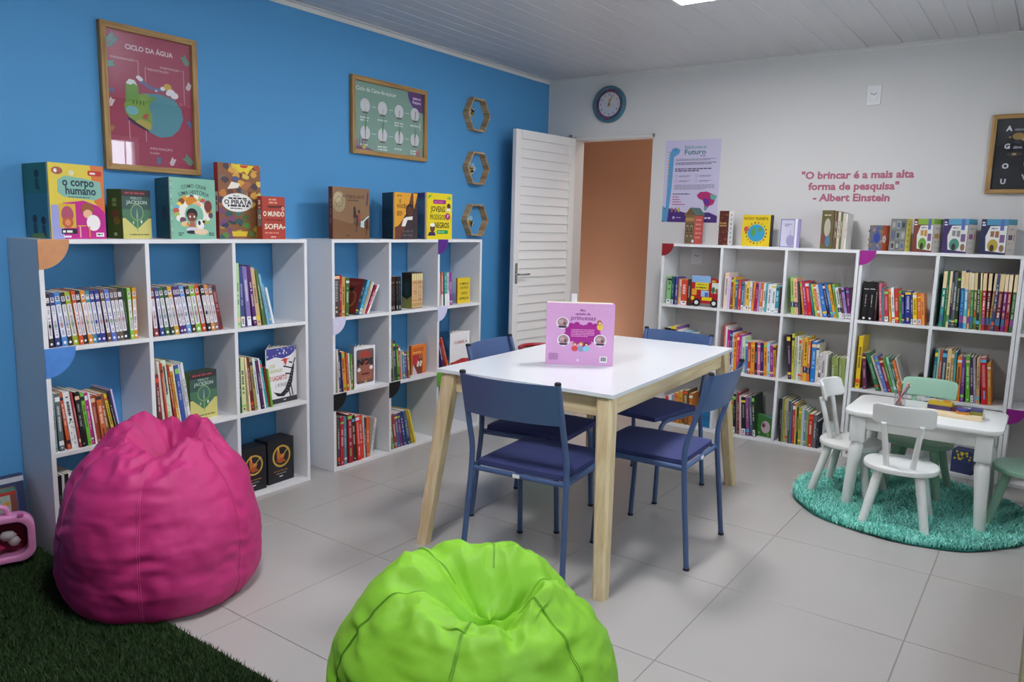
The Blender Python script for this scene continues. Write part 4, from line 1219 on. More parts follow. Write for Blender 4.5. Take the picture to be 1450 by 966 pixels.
def art_jovens(p, w, h):
    p.rect(0, 0, w, h, 'e8d420')
    p.rrect(w*0.26, h*0.77, w*0.76, h*0.86, h*0.03, 'a02a7a')
    p.words(w*0.3, h*0.795, w*0.72, h*0.035, 'c860a0')
    p.poly([(w*0.06, h*0.86), (w*0.22, h*0.95), (w*0.1, h*0.95)], '5aa840')
    p.poly([(w*0.94, h*0.86), (w*0.76, h*0.9), (w*0.92, h*0.95)], '7ab850')
    p.text('JOVENS', w*0.44, h*0.60, h*0.17, '2c2a20', bold=0.015, width=w*0.56)
    p.text('PRODÍGIOS', w*0.44, h*0.43, h*0.155, '2c2a20', bold=0.01, width=w*0.58)
    p.text('NEGROS', w*0.60, h*0.25, h*0.17, '2c2a20', bold=0.02, width=w*0.56)
    p.ell(w*0.82, h*0.50, w*0.10, h*0.075, 'b02a80')
    p.poly([(w*0.8, h*0.46), (w*0.86, h*0.53), (w*0.82, h*0.55)], 'f0e0f0')
    p.ell(w*0.86, h*0.73, w*0.07, h*0.06, '5a3a30')
    p.poly([(w*0.74, h*0.62), (w*0.95, h*0.62), (w*0.9, h*0.68), (w*0.8, h*0.68)], 'e8e8f0')
    p.ell(w*0.24, h*0.24, w*0.09, h*0.085, '6a4434')
    p.ell(w*0.24, h*0.31, w*0.09, h*0.04, 'f0f0f0')
    p.poly([(w*0.06, h*0.08), (w*0.36, h*0.08), (w*0.32, h*0.16), (w*0.12, h*0.16)], '3a2a5a')
    p.rrect(w*0.40, h*0.12, w*0.84, h*0.20, h*0.03, '2a9a58')
    p.words(w*0.44, h*0.145, w*0.8, h*0.03, '8ad0a0')
    p.rect(0, 0, w*0.025, h, '8a2a7a')
def art_jovens_back(p, w, h):
    p.rect(0, 0, w, h, '5a6a88')
    p.rect(0, h*0.9, w, h, '5a2a7a')
    p.rect(w*0.3, h*0.1, w*0.7, h*0.3, '4a8a90')
    p.words(w*0.1, h*0.8, w*0.9, h*0.02, '8a98b0', 8)
open_book('picture_book', 'bright yellow book titled JOVENS PRODÍGIOS NEGROS, standing open', 'S2', 0.762, 0.02, T, 0, 66, 0.245, 0.282, 'e0cc20', '5a6a88', art_jovens, art_jovens_back)

def art_lagarto(p, w, h):
    p.rect(0, 0, w, h, 'f0eeee')
    p.poly([(0, h*0.8), (0, h), (w, h), (w, h*0.93), (w*0.8, h*0.84), (w*0.55, h*0.80), (w*0.3, h*0.84)], '4a4c98')
    rng = random.Random(2)
    for k in range(18):
        x = rng.random()
        p.ell(w*x, h*(0.86+0.12*rng.random()), w*0.016, w*0.016, 'e8e8f4', 8)
    p.ell(w*0.55, h*0.93, w*0.05, w*0.06, 'f4f4fa', 14)
    p.ell(w*0.53, h*0.935, w*0.045, w*0.055, '4a4c98', 14)
    p.text('JOSÉ', w*0.10, h*0.655, h*0.085, 'c0c060', 'L', 0.0, width=w*0.18)
    p.text('SARAMAGO', w*0.10, h*0.565, h*0.085, 'c0c060', 'L', 0.0, width=w*0.42)
    p.text('O LAGARTO', w*0.08, h*0.42, h*0.12, 'c8483c', 'L', 0.01, width=w*0.58)
    p.text('J. BORGES', w*0.28, h*0.30, h*0.085, '8a8a92', 'L', 0.0, width=w*0.40)
    body = [(0.22, 0.22), (0.35, 0.13), (0.55, 0.11), (0.72, 0.18), (0.84, 0.34), (0.90, 0.55), (0.92, 0.72), (0.86, 0.70), (0.76, 0.66), (0.78, 0.5), (0.74, 0.36), (0.62, 0.24), (0.5, 0.18), (0.36, 0.18)]
    p.poly([(w*x, h*z) for x, z in body[:7]+[(0.84, 0.62), (0.72, 0.4), (0.6, 0.24), (0.45, 0.17)]], '26262a')
    for a in (((0.84, 0.6), (0.56, 0.66)), ((0.80, 0.5), (0.62, 0.52)), ((0.80, 0.3), (0.86, 0.10)), ((0.72, 0.24), (0.78, 0.08)), ((0.9, 0.7), (0.96, 0.78)), ((0.86, 0.7), (0.74, 0.72))):
        p.line(w*a[0][0], h*a[0][1], w*a[1][0], h*a[1][1], w*0.035, '26262a')
    for k in range(9):
        p.line(w*(0.6+0.03*k), h*(0.17+0.05*k), w*(0.66+0.028*k), h*(0.15+0.05*k), w*0.006, 'c8c8c8')
    p.poly([(w*0.56, h*0.76), (w*0.64, h*0.66), (w*0.68, h*0.77), (w*0.78, h*0.78), (w*0.6, h*0.8), (w*0.45, h*0.765)], 'd05048')
    p.rect(0, 0, w, h*0.09, '35333a')
    p.words(w*0.54, h*0.04, w*0.64, h*0.02, 'd0d0d0')
def art_white(p, w, h):
    p.rect(0, 0, w, h, 'e6e6ea')
open_book('picture_book', 'white picture book titled O LAGARTO with a lizard on its cover', 'S1', 1.046, 0.05, ZB[1], 4, 48, 0.200, 0.289, 'e6e6ea', 'e6e6ea', art_lagarto, art_white)

def art_nos(p, w, h):
    p.rect(0, 0, w, h, 'e8e6ea')
    p.rrect(w*0.10, h*0.08, w*0.93, h*0.93, w*0.07, '6e5a54')
    p.poly([(w*0.25, h*0.72), (w*0.8, h*0.72), (w*0.72, h*0.86), (w*0.52, h*0.9), (w*0.3, h*0.86)], 'b04438')
    p.poly([(w*0.12, h*0.14), (w*0.9, h*0.14), (w*0.86, h*0.45), (w*0.7, h*0.55), (w*0.3, h*0.55), (w*0.15, h*0.45)], 'a2604e')
    p.text('NOS', w*0.52, h*0.54, h*0.21, '17151a', bold=0.05, width=w*0.74)
    p.ell(w*0.52, h*0.59, w*0.06, h*0.045, 'b03a34')
    p.ell(w*0.22, h*0.43, w*0.08, h*0.05, 'f0e4e0')
    p.ell(w*0.80, h*0.45, w*0.08, h*0.05, 'f0e4e0')
    p.rect(w*0.34, h*0.29, w*0.7, h*0.33, '4a1c1c')
    p.words(w*0.3, h*0.2, w*0.75, h*0.03, 'b07a60', 2)
    p.ell(w*0.53, h*0.11, w*0.07, h*0.025, 'c8b088')
open_book('novel', 'white-bordered book titled NOS with dark red figures on its cover', 'S2', 0.19, 0.04, ZB[1], 2, 55, 0.168, 0.232, 'e6e4e6', '2a2a2e', art_nos, art_white)

def art_orange(p, w, h):
    p.rect(0, 0, w, h, 'de7a2c')
    p.rect(w*0.06, 0, w*0.74, h*0.68, '7a3a2a')
    p.rect(w*0.08, h*0.35, w*0.46, h*0.68, 'b82c34')
    p.ell(w*0.60, h*0.6, w*0.10, h*0.075, 'b8824a')
    p.ell(w*0.60, h*0.6, w*0.04, h*0.03, '2a1c18')
    for x in (0.34, 0.52):
        p.poly([(w*x, h*0.28), (w*(x+.12), h*0.24), (w*(x+.2), h*0.42), (w*(x+.08), h*0.46)], 'e8dcd4')
    p.poly([(w*0.06, 0), (w*0.4, 0), (w*0.1, h*0.38)], 'c8c0d0')
    p.words(w*0.1, h*0.86, w*0.85, h*0.035, 'a84a20', 2)
    p.words(w*0.1, h*0.74, w*0.7, h*0.03, 'f0c090')
def spine_orange(p, t, h):
    p.rect(0, 0, t, h, 'c85a24')
face_book('novel', 'orange novel face-out in middle centre cube, bookcase nearer the door', 'S2', 0.682, 0.06, ZB[1], 3, 0.145, 0.184, 0.02, 'd86f28', art_orange, spine_orange)

def art_cabela(p, w, h):
    p.rect(0, 0, w, h, 'f0eeee')
    rng = random.Random(6)
    for k in range(70):
        p.ell(w*rng.random(), h*(0.16+0.82*rng.random()), w*0.010, w*0.010, rng.choice(['c8b8b8', '9aa0a8', 'd8a0a0', 'a8c0c0']), 6)
    p.rect(w*0.18, h*0.62, w*0.92, h*0.80, 'f0eeee')
    p.text('CABELA', w*0.54, h*0.655, h*0.12, 'b03a38', width=w*0.66)
    p.poly([(0, 0), (w, 0), (w, h*0.16), (w*0.6, h*0.2), (w*0.2, h*0.13), (0, h*0.12)], 'b82c2c')
    for k in range(20):
        p.ell(w*rng.random(), h*0.10*rng.random(), w*0.03, w*0.02, rng.choice(['d86a5a', '8a1c20']), 6)
open_book('picture_book', 'white speckled book with red lettering behind the blue chair back', 'S2', 1.064, 0.07, ZB[1], 0, 42, 0.205, 0.225, 'ecebeb', 'e0e0e4', art_cabela, art_white)

def art_yellow(p, w, h):
    p.rect(0, 0, w, h, 'e6c828')
    for i, (s, z, ww) in enumerate((('DOMINGO', .72, .74), ('E OUTROS', .56, .62), ('CONTOS', .34, .5), ('AFRICA', .14, .78))):
        p.text(s, w*0.52, h*z, h*0.13, '2a2418', bold=0.02, width=w*ww)
def spine_yellow(p, t, h):
    p.rect(0, 0, t, h, 'a05a24')
face_book('novel', 'small yellow book with black lettering in top right cube nearer door', 'S2', 1.108, 0.05, ZB[0], 2, 0.138, 0.168, 0.012, 'd8b420', art_yellow, spine_yellow)

def art_slip(p, w, h):
    n = 5
    for k in range(n):
        x0, x1 = w*(0.02+0.96*k/n), w*(0.02+0.96*(k+0.92)/n)
        p.rect(x0, h*0.02, x1, h*0.98, 'e0b884')
        p.rect(x0, h*0.79, x1, h*0.96, 'ead89a')
        p.rect(x0+(x1-x0)*0.3, h*0.2, x0+(x1-x0)*0.8, h*0.76, ['c07038', 'b8562c', 'c8784a', 'a84a34', 'c06a30'][k])
        p.vwords(x0+(x1-x0)*0.36, x0+(x1-x0)*0.74, h*0.24, h*0.7, 'f0d8a8')
        p.rect(x0+(x1-x0)*0.25, h*0.06, x0+(x1-x0)*0.75, h*0.15, '9a8444')
def side_slip(p, t, h):
    p.rect(0, 0, t, h, '26302a')
    p.poly([(0, 0), (t, 0), (t, h*0.36), (t*0.5, h*0.25), (0, h*0.34)], '8a8a4a')
    p.ell(t*0.5, h*0.55, t*0.3, h*0.2, '2a4044')
    p.rect(0, h*0.8, t, h, '2e1c1a')
face_book('boxed_novels', 'slipcase of five cream and orange volumes beside four black volumes', 'S2', 0.655, 0.035, ZB[0], 6, 0.112, 0.218, 0.075, '20241e', art_slip, side_slip, box=True, cat='box set')

def art_black(p, w, h):
    p.rect(0, 0, w, h, '1c1c22')
    p.ring(w*0.52, h*0.60, w*0.29, w*0.35, 'c8a040', 32)
    p.poly([(w*0.40, h*0.86), (w*0.46, h*0.66), (w*0.66, h*0.62), (w*0.56, h*0.5), (w*0.36, h*0.5), (w*0.33, h*0.68)], 'c06a28')
    p.line(w*0.5, h*0.58, w*0.80, h*0.76, w*0.03, 'd8b858')
    p.poly([(w*0.3, h*0.52), (w*0.45, h*0.44), (w*0.7, h*0.46), (w*0.55, h*0.56)], 'a8501c')
    p.poly([(w*0.36, h*0.8), (w*0.42, h*0.84), (w*0.44, h*0.64)], 'e0b040')
    p.words(w*0.2, h*0.25, w*0.85, h*0.03, '8a5a34')
    p.words(w*0.3, h*0.19, w*0.7, h*0.018, '9a9a9a')
    p.words(w*0.42, h*0.12, w*0.6, h*0.025, 'd8d8d8')
def spine_black(p, t, h):
    p.rect(0, 0, t, h, '17171c')
    p.vwords(t*0.4, t*0.6, h*0.3, h*0.8, '4a3a2a')
face_book('boxed_novels', 'black boxed novels with gold ring emblem, partly behind pink bean bag', 'S1', 0.872, 0.035, ZB[2], 0, 0.150, 0.225, 0.10, '1a1a20', art_black, spine_black, box=True, cat='box set')
face_book('boxed_novels', 'black boxed novels with gold ring emblem, wholly visible in right cube', 'S1', 1.045, 0.05, ZB[2], 3, 0.168, 0.230, 0.10, '1a1a20', art_black, spine_black, box=True, cat='box set')

# ---- on the white-wall bookcases
def house_book():
    a, w, h, t = -14, 0.078, 0.20, 0.10
    o = thing('house_book', 'house-shaped book with a gabled roof on top of bookcase', 'book', place('R1', 0.121, 0.09, T+0.0002), R(a), 'books shown face-out')
    Geo().prism([(0, 0), (w, 0), (w, h), (w/2, h+0.045), (0, h)], 0, t).build('carton', 'cover', o, color='7a5a40')
    p = Print(0.00012)
    p.rect(0, 0, w, h, '8a6a48')
    for k in range(12):
        p.rect(0, h*(k+0.9)/12, w, h*(k+1)/12, '5a4430')
    for x in (0.12, 0.56):
        for z in (0.42, 0.08):
            p.rect(w*x, h*z, w*(x+.32), h*(z+.27), '2c2a28')
            p.rect(w*(x+.04), h*(z+.02), w*(x+.28), h*(z+.24), 'a89a70')
            p.rect(w*(x+.10), h*(z+.02), w*(x+.22), h*(z+.16), '3a3028')
    p.rect(w*0.05, h*0.78, w*0.95, h*0.9, 'b08a50')
    p.ell(w*0.9, h*0.1, w*0.14, w*0.14, 'e8e8ec')
    p.build('cover_print', o)
    p = Print(0.00012)
    p.rect(0, 0, t, h, 'c0504a')
    p.words(t*0.15, h*0.8, t*0.85, h*0.05, 'e0988a', 5, 3.0)
    p.build('side_print', o, (w, 0, 0), (0, 0, PI/2))
    M = Matrix.Rotation(-math.atan2(0.045, w/2), 4, 'Y')
    L = math.hypot(0.045, w/2)+0.006
    Geo().box(0, L, -0.004, t+0.004, 0.0, 0.004, Matrix.Translation((-0.004, 0, h-0.004)) @ M).build('roof', 'cover', o, color='b0a038')
    M = Matrix.Rotation(math.atan2(0.045, w/2), 4, 'Y')
    Geo().box(-L, 0, -0.004, t+0.004, 0.0, 0.004, Matrix.Translation((w+0.004, 0, h-0.004)) @ M).build('roof', 'cover', o, color='4a6a60')
house_book()

def art_brown(p, w, h):
    p.rect(0, 0, w, h, '5a2c22')
    rng = random.Random(9)
    for k in range(24):
        p.ell(w*rng.random(), h*rng.random()*0.95+h*0.02, w*0.12, h*0.025, rng.choice(['7a3a28', '8a5a30', '3a1c18', 'a06a40']), 7)
    p.words(w*0.1, h*0.62, w*0.9, h*0.04, 'c89a60', 2)
def pages_side(p, t, h):
    p.rect(0, 0, t, h, 'ecebe8')
    for k in range(7):
        p.ell(t*0.5, h*(0.1+0.13*k), t*0.1, t*0.12, ['c05040', '3a3a44', '5a8a50'][k % 3], 8)
face_book('game_box', 'narrow dark brown box with a spotted white side on bookcase', 'R1', 0.368, 0.08, T, -12, 0.072, 0.228, 0.06, '5a2c22', art_brown, None, pages_side, box=True, cat='box')

def art_planet(p, w, h):
    p.rect(0, 0, w, h, 'e4c620')
    p.text('NOSSO', w*0.24, h*0.84, h*0.12, '7a3a1c', width=w*0.36)
    p.text('PLANETA', w*0.70, h*0.84, h*0.12, '3a2a1c', width=w*0.44)
    p.ell(w*0.52, h*0.42, w*0.31, h*0.28, '3a9ac0')
    p.poly([(w*0.36, h*0.3), (w*0.48, h*0.36), (w*0.5, h*0.52), (w*0.42, h*0.62), (w*0.34, h*0.5)], '5a9a4a')
    p.poly([(w*0.6, h*0.45), (w*0.74, h*0.5), (w*0.68, h*0.62), (w*0.58, h*0.58)], '5a9a4a')
    for k in range(18):
        q = k*2*PI/18
        p.ell(w*(0.52+0.36*math.cos(q)), h*(0.42+0.33*math.sin(q)), w*0.03, h*0.03, ['b04a3a', '3a3a48', '5a8a40', 'c08a30'][k % 4], 7)
    p.ell(w*0.16, h*0.54, w*0.09, h*0.09, 'c85a48')
def side_dark(p, t, h):
    p.rect(0, 0, t, h, '22242e')
face_book('picture_book', 'square yellow book about the planet with a blue globe', 'R1', 0.52, 0.10, T, -6, 0.192, 0.204, 0.05, '2a2c38', art_planet, None, side_dark)

def art_lilac(p, w, h):
    p.rect(0, 0, w, h, '8a88b0')
    p.rrect(w*0.08, h*0.03, w*0.94, h*0.96, w*0.05, 'd4d2e4')
    p.ell(w*0.72, h*0.24, w*0.28, h*0.2, 'a8a4cc')
    p.rect(w*0.68, h*0.4, w*0.74, h*0.6, 'b8b4d4')
    p.words(w*0.3, h*0.8, w*0.75, h*0.03, '7a789a', 2)
face_book('booklet', 'thin lilac booklet facing out beside the yellow planet book', 'R1', 0.77, 0.10, T, -4, 0.096, 0.18, 0.004, 'c4c2da', art_lilac)
def art_lilac2(p, w, h):
    p.rect(0, 0, w*0.45, h, 'eceaf2')
    p.rect(w*0.45, 0, w, h, '9a90c0')
face_book('booklet', 'slim white and purple booklet stood nearly edge-on on bookcase', 'R1', 0.876, 0.05, T, 0, 0.033, 0.18, 0.012, 'b0a8d0', art_lilac2)

def art_gb(p, w, h):
    p.rect(0, 0, w, h, '6a6238')
    p.ell(w*0.5, h*0.55, w*0.26, h*0.24, 'b8b4a0')
    p.ell(w*0.6, h*0.2, w*0.2, h*0.15, '5a7a98')
    p.ell(w*0.2, h*0.25, w*0.18, h*0.16, '7a4a3a')
    p.words(w*0.2, h*0.86, w*0.8, h*0.03, 'd0c8a0')
face_book('picture_book', 'olive green picture book beside upright thin cream books', 'R1', 1.03, 0.07, T, -10, 0.076, 0.236, 0.012, '5a5430', art_gb)
for i, (s, th, c, lab) in enumerate(((1.112, 0.016, '6a4a34', 'brown edged thin book next to the olive picture book'), (1.129, 0.014, 'd8ccb0', 'cream thin book second from olive picture book on bookcase top'), (1.144, 0.012, '5a6a50', 'grey green thin book third from olive picture book'), (1.157, 0.016, 'cfc0ac', 'beige thin book fourth from olive picture book'), (1.174, 0.010, 'e4e0d8', 'white thin book, fifth and last from olive picture book'))):
    o = thing('book', lab, 'book', place('R1', s, 0.055, T+0.0002), 0, 'thin books on the bookcase top')
    book_body(o, th, 0.232-0.004*i, 0.15, c)
    spine_print(o, th, 0.232-0.004*i, c, 'p', random.Random(i))

def art_game(bg, a, b, c):
    def f(p, w, h):
        p.rect(0, 0, w, h, bg)
        p.poly([(w*0.25, h*0.1), (w*0.98, h*0.05), (w*0.98, h*0.82), (w*0.35, h*0.8), (w*0.2, h*0.5)], 'dcdcd6')
        p.rect(w*0.2, h*0.83, w, h, a)
        p.rect(w*0.72, h*0.68, w*0.86, h, '5a6ab0')
        p.rect(w*0.38, h*0.5, w*0.52, h*0.66, c)
        p.rect(w*0.56, h*0.48, w*0.70, h*0.66, c)
        p.ell(w*0.5, h*0.25, w*0.2, h*0.18, b)
        p.ell(w*0.48, h*0.18, w*0.08, h*0.1, '3a2a24')
        p.rect(w*0.74, h*0.34, w*0.92, h*0.56, '7a5a88')
        p.ell(w*0.84, h*0.18, w*0.09, h*0.1, '8a6a50')
        p.words(w*0.04, h*0.88, w*0.2, h*0.04, 'e0e0f0', 2)
        p.words(w*0.4, h*0.72, w*0.7, h*0.03, '6a6a80')
    return f
def side_game(a, c):
    def f(p, t, h):
        p.rect(0, 0, t, h, 'e6dcd0')
        p.rect(0, h*0.84, t, h, a)
        p.rect(t*0.15, h*0.42, t*0.6, h*0.56, c)
        p.rect(t*0.75, h*0.40, t*0.82, h*0.58, 'b04a4a')
        p.ell(t*0.3, h*0.32, t*0.06, t*0.06, 'd0a0a0', 8)
        p.ell(t*0.6, h*0.32, t*0.06, t*0.06, 'a8c8a8', 8)
        p.words(t*0.2, h*0.72, t*0.8, h*0.015, 'a8a098', 2)
        p.words(t*0.2, h*0.14, t*0.8, h*0.012, 'b8b0a8', 2)
    return f
def art_b1(p, w, h):
    p.rect(0, 0, w, h, '6a6a78')
    rng = random.Random(5)
    for k in range(24):
        p.ell(w*rng.random(), h*rng.random()*0.94+h*0.03, w*0.1, h*0.06, rng.choice(['4a5a98', '8a7a58', '5a6a5a', '9a8a90']), 7)
    p.ell(w*0.6, h*0.5, w*0.25, h*0.2, '3a4a98')
def side_b1(p, t, h):
    p.rect(0, 0, t, h, 'e0683e')
    for k in range(5):
        q = k*2*PI/5
        p.ell(t*0.3+t*0.16*math.cos(q), h*0.45+t*0.16*math.sin(q), t*0.12, t*0.12, 'f4ece8', 9)
def art_b2(p, w, h):
    p.rect(0, 0, w, h, '7a7c78')
    for i in range(3):
        for j in range(3):
            p.rect(w*(0.06+0.31*i), h*(0.05+0.32*j), w*(0.33+0.31*i), h*(0.30+0.32*j), ['9a9c98', '6a706c', '8a9088'][(i+j) % 3])
            p.rect(w*(0.12+0.31*i), h*(0.1+0.32*j), w*(0.27+0.31*i), h*(0.24+0.32*j), ['3a3e44', 'b0b0a8', '5a6a9a'][(i+2*j) % 3])
def side_b2(p, t, h):
    p.rect(0, 0, t, h, 'e6d868')
    for k in range(5):
        p.ell(t*0.4, h*(0.15+0.17*k), t*0.12, t*0.14, 'a89a50', 8)
face_book('game_box', 'small game box with an orange side and white flower print', 'R2', 0.024, 0.09, T, -18, 0.080, 0.150, 0.085, '6a6a78', art_b1, None, side_b1, box=True, cat='box', group='game boxes on the bookcase top')
face_book('game_box', 'grey gridded game box with a pale yellow side', 'R2', 0.138, 0.09, T, -18, 0.094, 0.190, 0.062, '8a8c80', art_b2, None, side_b2, box=True, cat='box', group='game boxes on the bookcase top')
face_book('game_box', 'brown game box with a light green top band', 'R2', 0.259, 0.10, T, -20, 0.116, 0.192, 0.105, '7a4a3a', art_game('7a3f34', '8ab040', '6aa040', 'c08a40'), None, side_game('8ab848', 'd0a050'), box=True, cat='box', group='game boxes on the bookcase top')
face_book('game_box', 'purple game box with a blue top band, second from right', 'R2', 0.411, 0.11, T, -20, 0.138, 0.194, 0.098, '4a3a70', art_game('3f3060', '5aa0c0', '4a8a78', '8a8a88'), None, side_game('5aa8c8', 'b06090'), box=True, cat='box', group='game boxes on the bookcase top')
face_book('game_box', 'navy game box with a yellow picture and blue band, rightmost', 'R2', 0.598, 0.11, T, -20, 0.138, 0.195, 0.108, '2a3050', art_game('2a3050', '4a90b0', 'b09a38', '9a6a48'), None, side_game('4aa0b8', '6a5a70'), box=True, cat='box', group='game boxes on the bookcase top')

def truck_book():
    w, h, t = 0.196, 0.213, 0.03
    o = thing('truck_book', 'toy fire-truck shaped picture book with black wheels in top left cube', 'book', place('R1', 0.221, 0.02, ZB[0]+0.0002), 0, 'books shown face-out')
    g = Geo().prism([(0, 0.022), (w, 0.022), (w, h*0.86), (w*0.45, h), (0, h)], 0.006, t)
    g.build('cover', 'cover', o, color='b02028')
    p = Print(0.00012)
    y = 0
    p.rect(0, h*0.76, w*0.68, h*0.99, '8ab4dc')
    p.rect(0, h*0.3, w*0.72, h*0.77, 'b01c24')
    p.rect(w*0.68, h*0.25, w, h*0.86, 'b01c24')
    p.rrect(w*0.14, h*0.54, w*0.62, h*0.77, 0.004, 'e8d428')
    p.text('CAMINHÃO DE', w*0.38, h*0.68, h*0.06, '3a4a1c', width=w*0.38)
    p.text('BOMBEIRO', w*0.38, h*0.58, h*0.08, '3a4a1c', bold=0.03, width=w*0.42)
    p.rect(w*0.02, h*0.36, w*0.2, h*0.56, 'e0a030')
    p.rect(w*0.36, h*0.32, w*0.64, h*0.52, '9ac0e0')
    p.rect(w*0.5, h*0.32, w*0.62, h*0.46, '4a6ab8')
    p.rect(w*0.74, h*0.45, w*0.98, h*0.78, 'dce8d8')
    p.ell(w*0.80, h*0.55, w*0.06, h*0.1, '2a7a4a')
    p.ell(w*0.92, h*0.52, w*0.05, h*0.09, 'a86a48')
    p.ell(w*0.80, h*0.82, w*0.08, h*0.05, 'c8a028')
    p.rect(w*0.40, h*0.20, w*0.76, h*0.31, 'e8d020')
    p.rect(0, h*0.2, w*0.12, h*0.32, 'e8d020')
    p.build('cover_print', o, (0, 0.006, 0))
    for x in (0.25, 0.88):
        q = Geo().lathe([(0.026, 0), (0.027, 0.003), (0.027, 0.009), (0.026, 0.012)], 24).build('wheel', 'black_rubber', o, smooth=40)
        q.rotation_euler = (PI/2, 0, 0)
        q.location = (w*x-0.004, 0.006, 0.0275)
        k = Geo().lathe([(0.014, 0), (0.013, 0.002), (0.005, 0.003)], 18).build('hub', 'tag_white', q)
        k.location = (0, 0, 0.012)
truck_book()

def art_pig(p, w, h):
    p.rect(0, 0, w, h, '3a7a38')
    p.poly([(w*0.3, h*0.98), (w, h*0.98), (w, h*0.86)], '5a8a9a')
    p.ell(w*0.55, h*0.45, w*0.3, h*0.28, 'c8b0b8')
    p.ell(w*0.42, h*0.52, w*0.12, h*0.10, '7a4a58')
    p.ell(w*0.4, h*0.5, w*0.05, h*0.04, '4a2a34')
    p.ell(w*0.15, h*0.15, w*0.08, h*0.06, '88a878')
    p.ell(w*0.75, h*0.12, w*0.07, h*0.06, '8aa840')
face_book('picture_book', 'small square green book with a pig, in bottom centre cube', 'R1', 0.724, 0.075, ZB[2], -8, 0.105, 0.15, 0.02, '35703a', art_pig)
def art_flat(c, c2):
    def f(p, w, h):
        p.rect(0, 0, w, h, c)
        p.rect(w*0.1, h*0.5, w*0.9, h*0.54, c2)
        p.words(w*0.15, h*0.62, w*0.85, h*0.08, c2, 2)
    return f
face_book('game_box', 'small bright blue box in bottom left cube behind blue chair', 'R1', 0.342, 0.04, ZB[2], 0, 0.072, 0.113, 0.08, '1878a8', art_flat('1a7cb0', '1560a0'), box=True, cat='box')
def art_bluebox(p, w, h):
    p.rect(0, 0, w, h, '36406a')
    rng = random.Random(3)
    for k in range(16):
        p.ell(w*(0.1+0.85*rng.random()), h*(0.62+0.33*rng.random()), w*0.06, h*0.05, rng.choice(['d8c020', 'e0d040', 'b89a20']), 7)
    p.line(0, h*0.55, w, h*0.52, h*0.02, '4a5890')
def side_bluebox(p, t, h):
    p.rect(0, 0, t, h, '2c3660')
    p.rect(t*0.2, h*0.2, t*0.4, h*0.4, '8a90b0')
face_book('game_box', 'dark blue box with yellow print on bottom shelf behind small table', 'R2', 0.585, 0.045, ZB[2], -12, 0.112, 0.134, 0.10, '36406a', art_bluebox, None, side_bluebox, box=True, cat='box')
face_book('game_box', 'pale mint box behind the white chair in the bottom right cube', 'R1', 1.142, 0.06, ZB[2], 0, 0.09, 0.165, 0.06, 'b8c8c4', art_flat('c0d0cc', 'a88ab0'), box=True, cat='box')
# two dark books leaning to the right against the divider
for i, (s, le, c) in enumerate(((0.322, -22, '3a3424'), (0.336, -22, '22241c'))):
    th, h = 0.009, 0.145
    q = R(22)
    o = thing('book', ['olive black book leaning right above the mint chair back', 'black book leaning right against the white divider above mint chair'][i], 'book', place('R2', s+th/math.cos(q)-th*math.cos(q), 0.02, ZB[1]+0.0002+th*math.sin(q)), 0, 'dark books leaning on the divider')
    o.rotation_euler = (0, q, 0)
    book_body(o, th, h, 0.14, c)
    spine_print(o, th, h, c, 'p', random.Random(i+40))
# ------------------------------------------------------------------ framed posters and wall decorations
def framed(name, label, loc, rz, w, h, fw, art, depth=0.028):
    o = thing(name, label, 'poster', loc, rz, 'framed posters')
    y0 = -depth
    # mitred frame bars
    def bar(pts, mat):
        Geo().prism(pts, y0, 0).build('frame_bar', mat, o, bevel=0.0015, seg=1)
    bar([(0, 0), (w, 0), (w-fw, fw), (fw, fw)], 'frame_wood_x')
    bar([(fw, h-fw), (w-fw, h-fw), (w, h), (0, h)], 'frame_wood_x')
    bar([(0, 0), (fw, fw), (fw, h-fw), (0, h)], 'frame_wood_z')
    bar([(w-fw, fw), (w, 0), (w, h), (w-fw, h-fw)], 'frame_wood_z')
    Geo().box(fw-0.002, w-fw+0.002, -0.010, -0.006, fw-0.002, h-fw+0.002).build('sheet', 'paper', o)
    p = Print(0.00012)
    art(p, w-2*fw, h-2*fw)
    p.build('poster_print', o, (fw, -0.010, fw), mat='ink_matte')
    Geo().box(fw-0.001, w-fw+0.001, y0+0.012, y0+0.014, fw-0.001, h-fw+0.001).build('glass_pane', 'picture_glass', o)
    return o

def leaf(p, x, z, L, q, col):
    for k in range(4):
        t = k/3
        cx, cz = x+L*0.7*(t-0.4)*math.cos(q), z+L*0.7*(t-0.4)*math.sin(q)
        for s in (-1, 1):
            a = q+s*0.85
            p.ell(cx+L*0.2*math.cos(a), cz+L*0.2*math.sin(a), L*0.22, L*0.10, col, 10, rot=a)

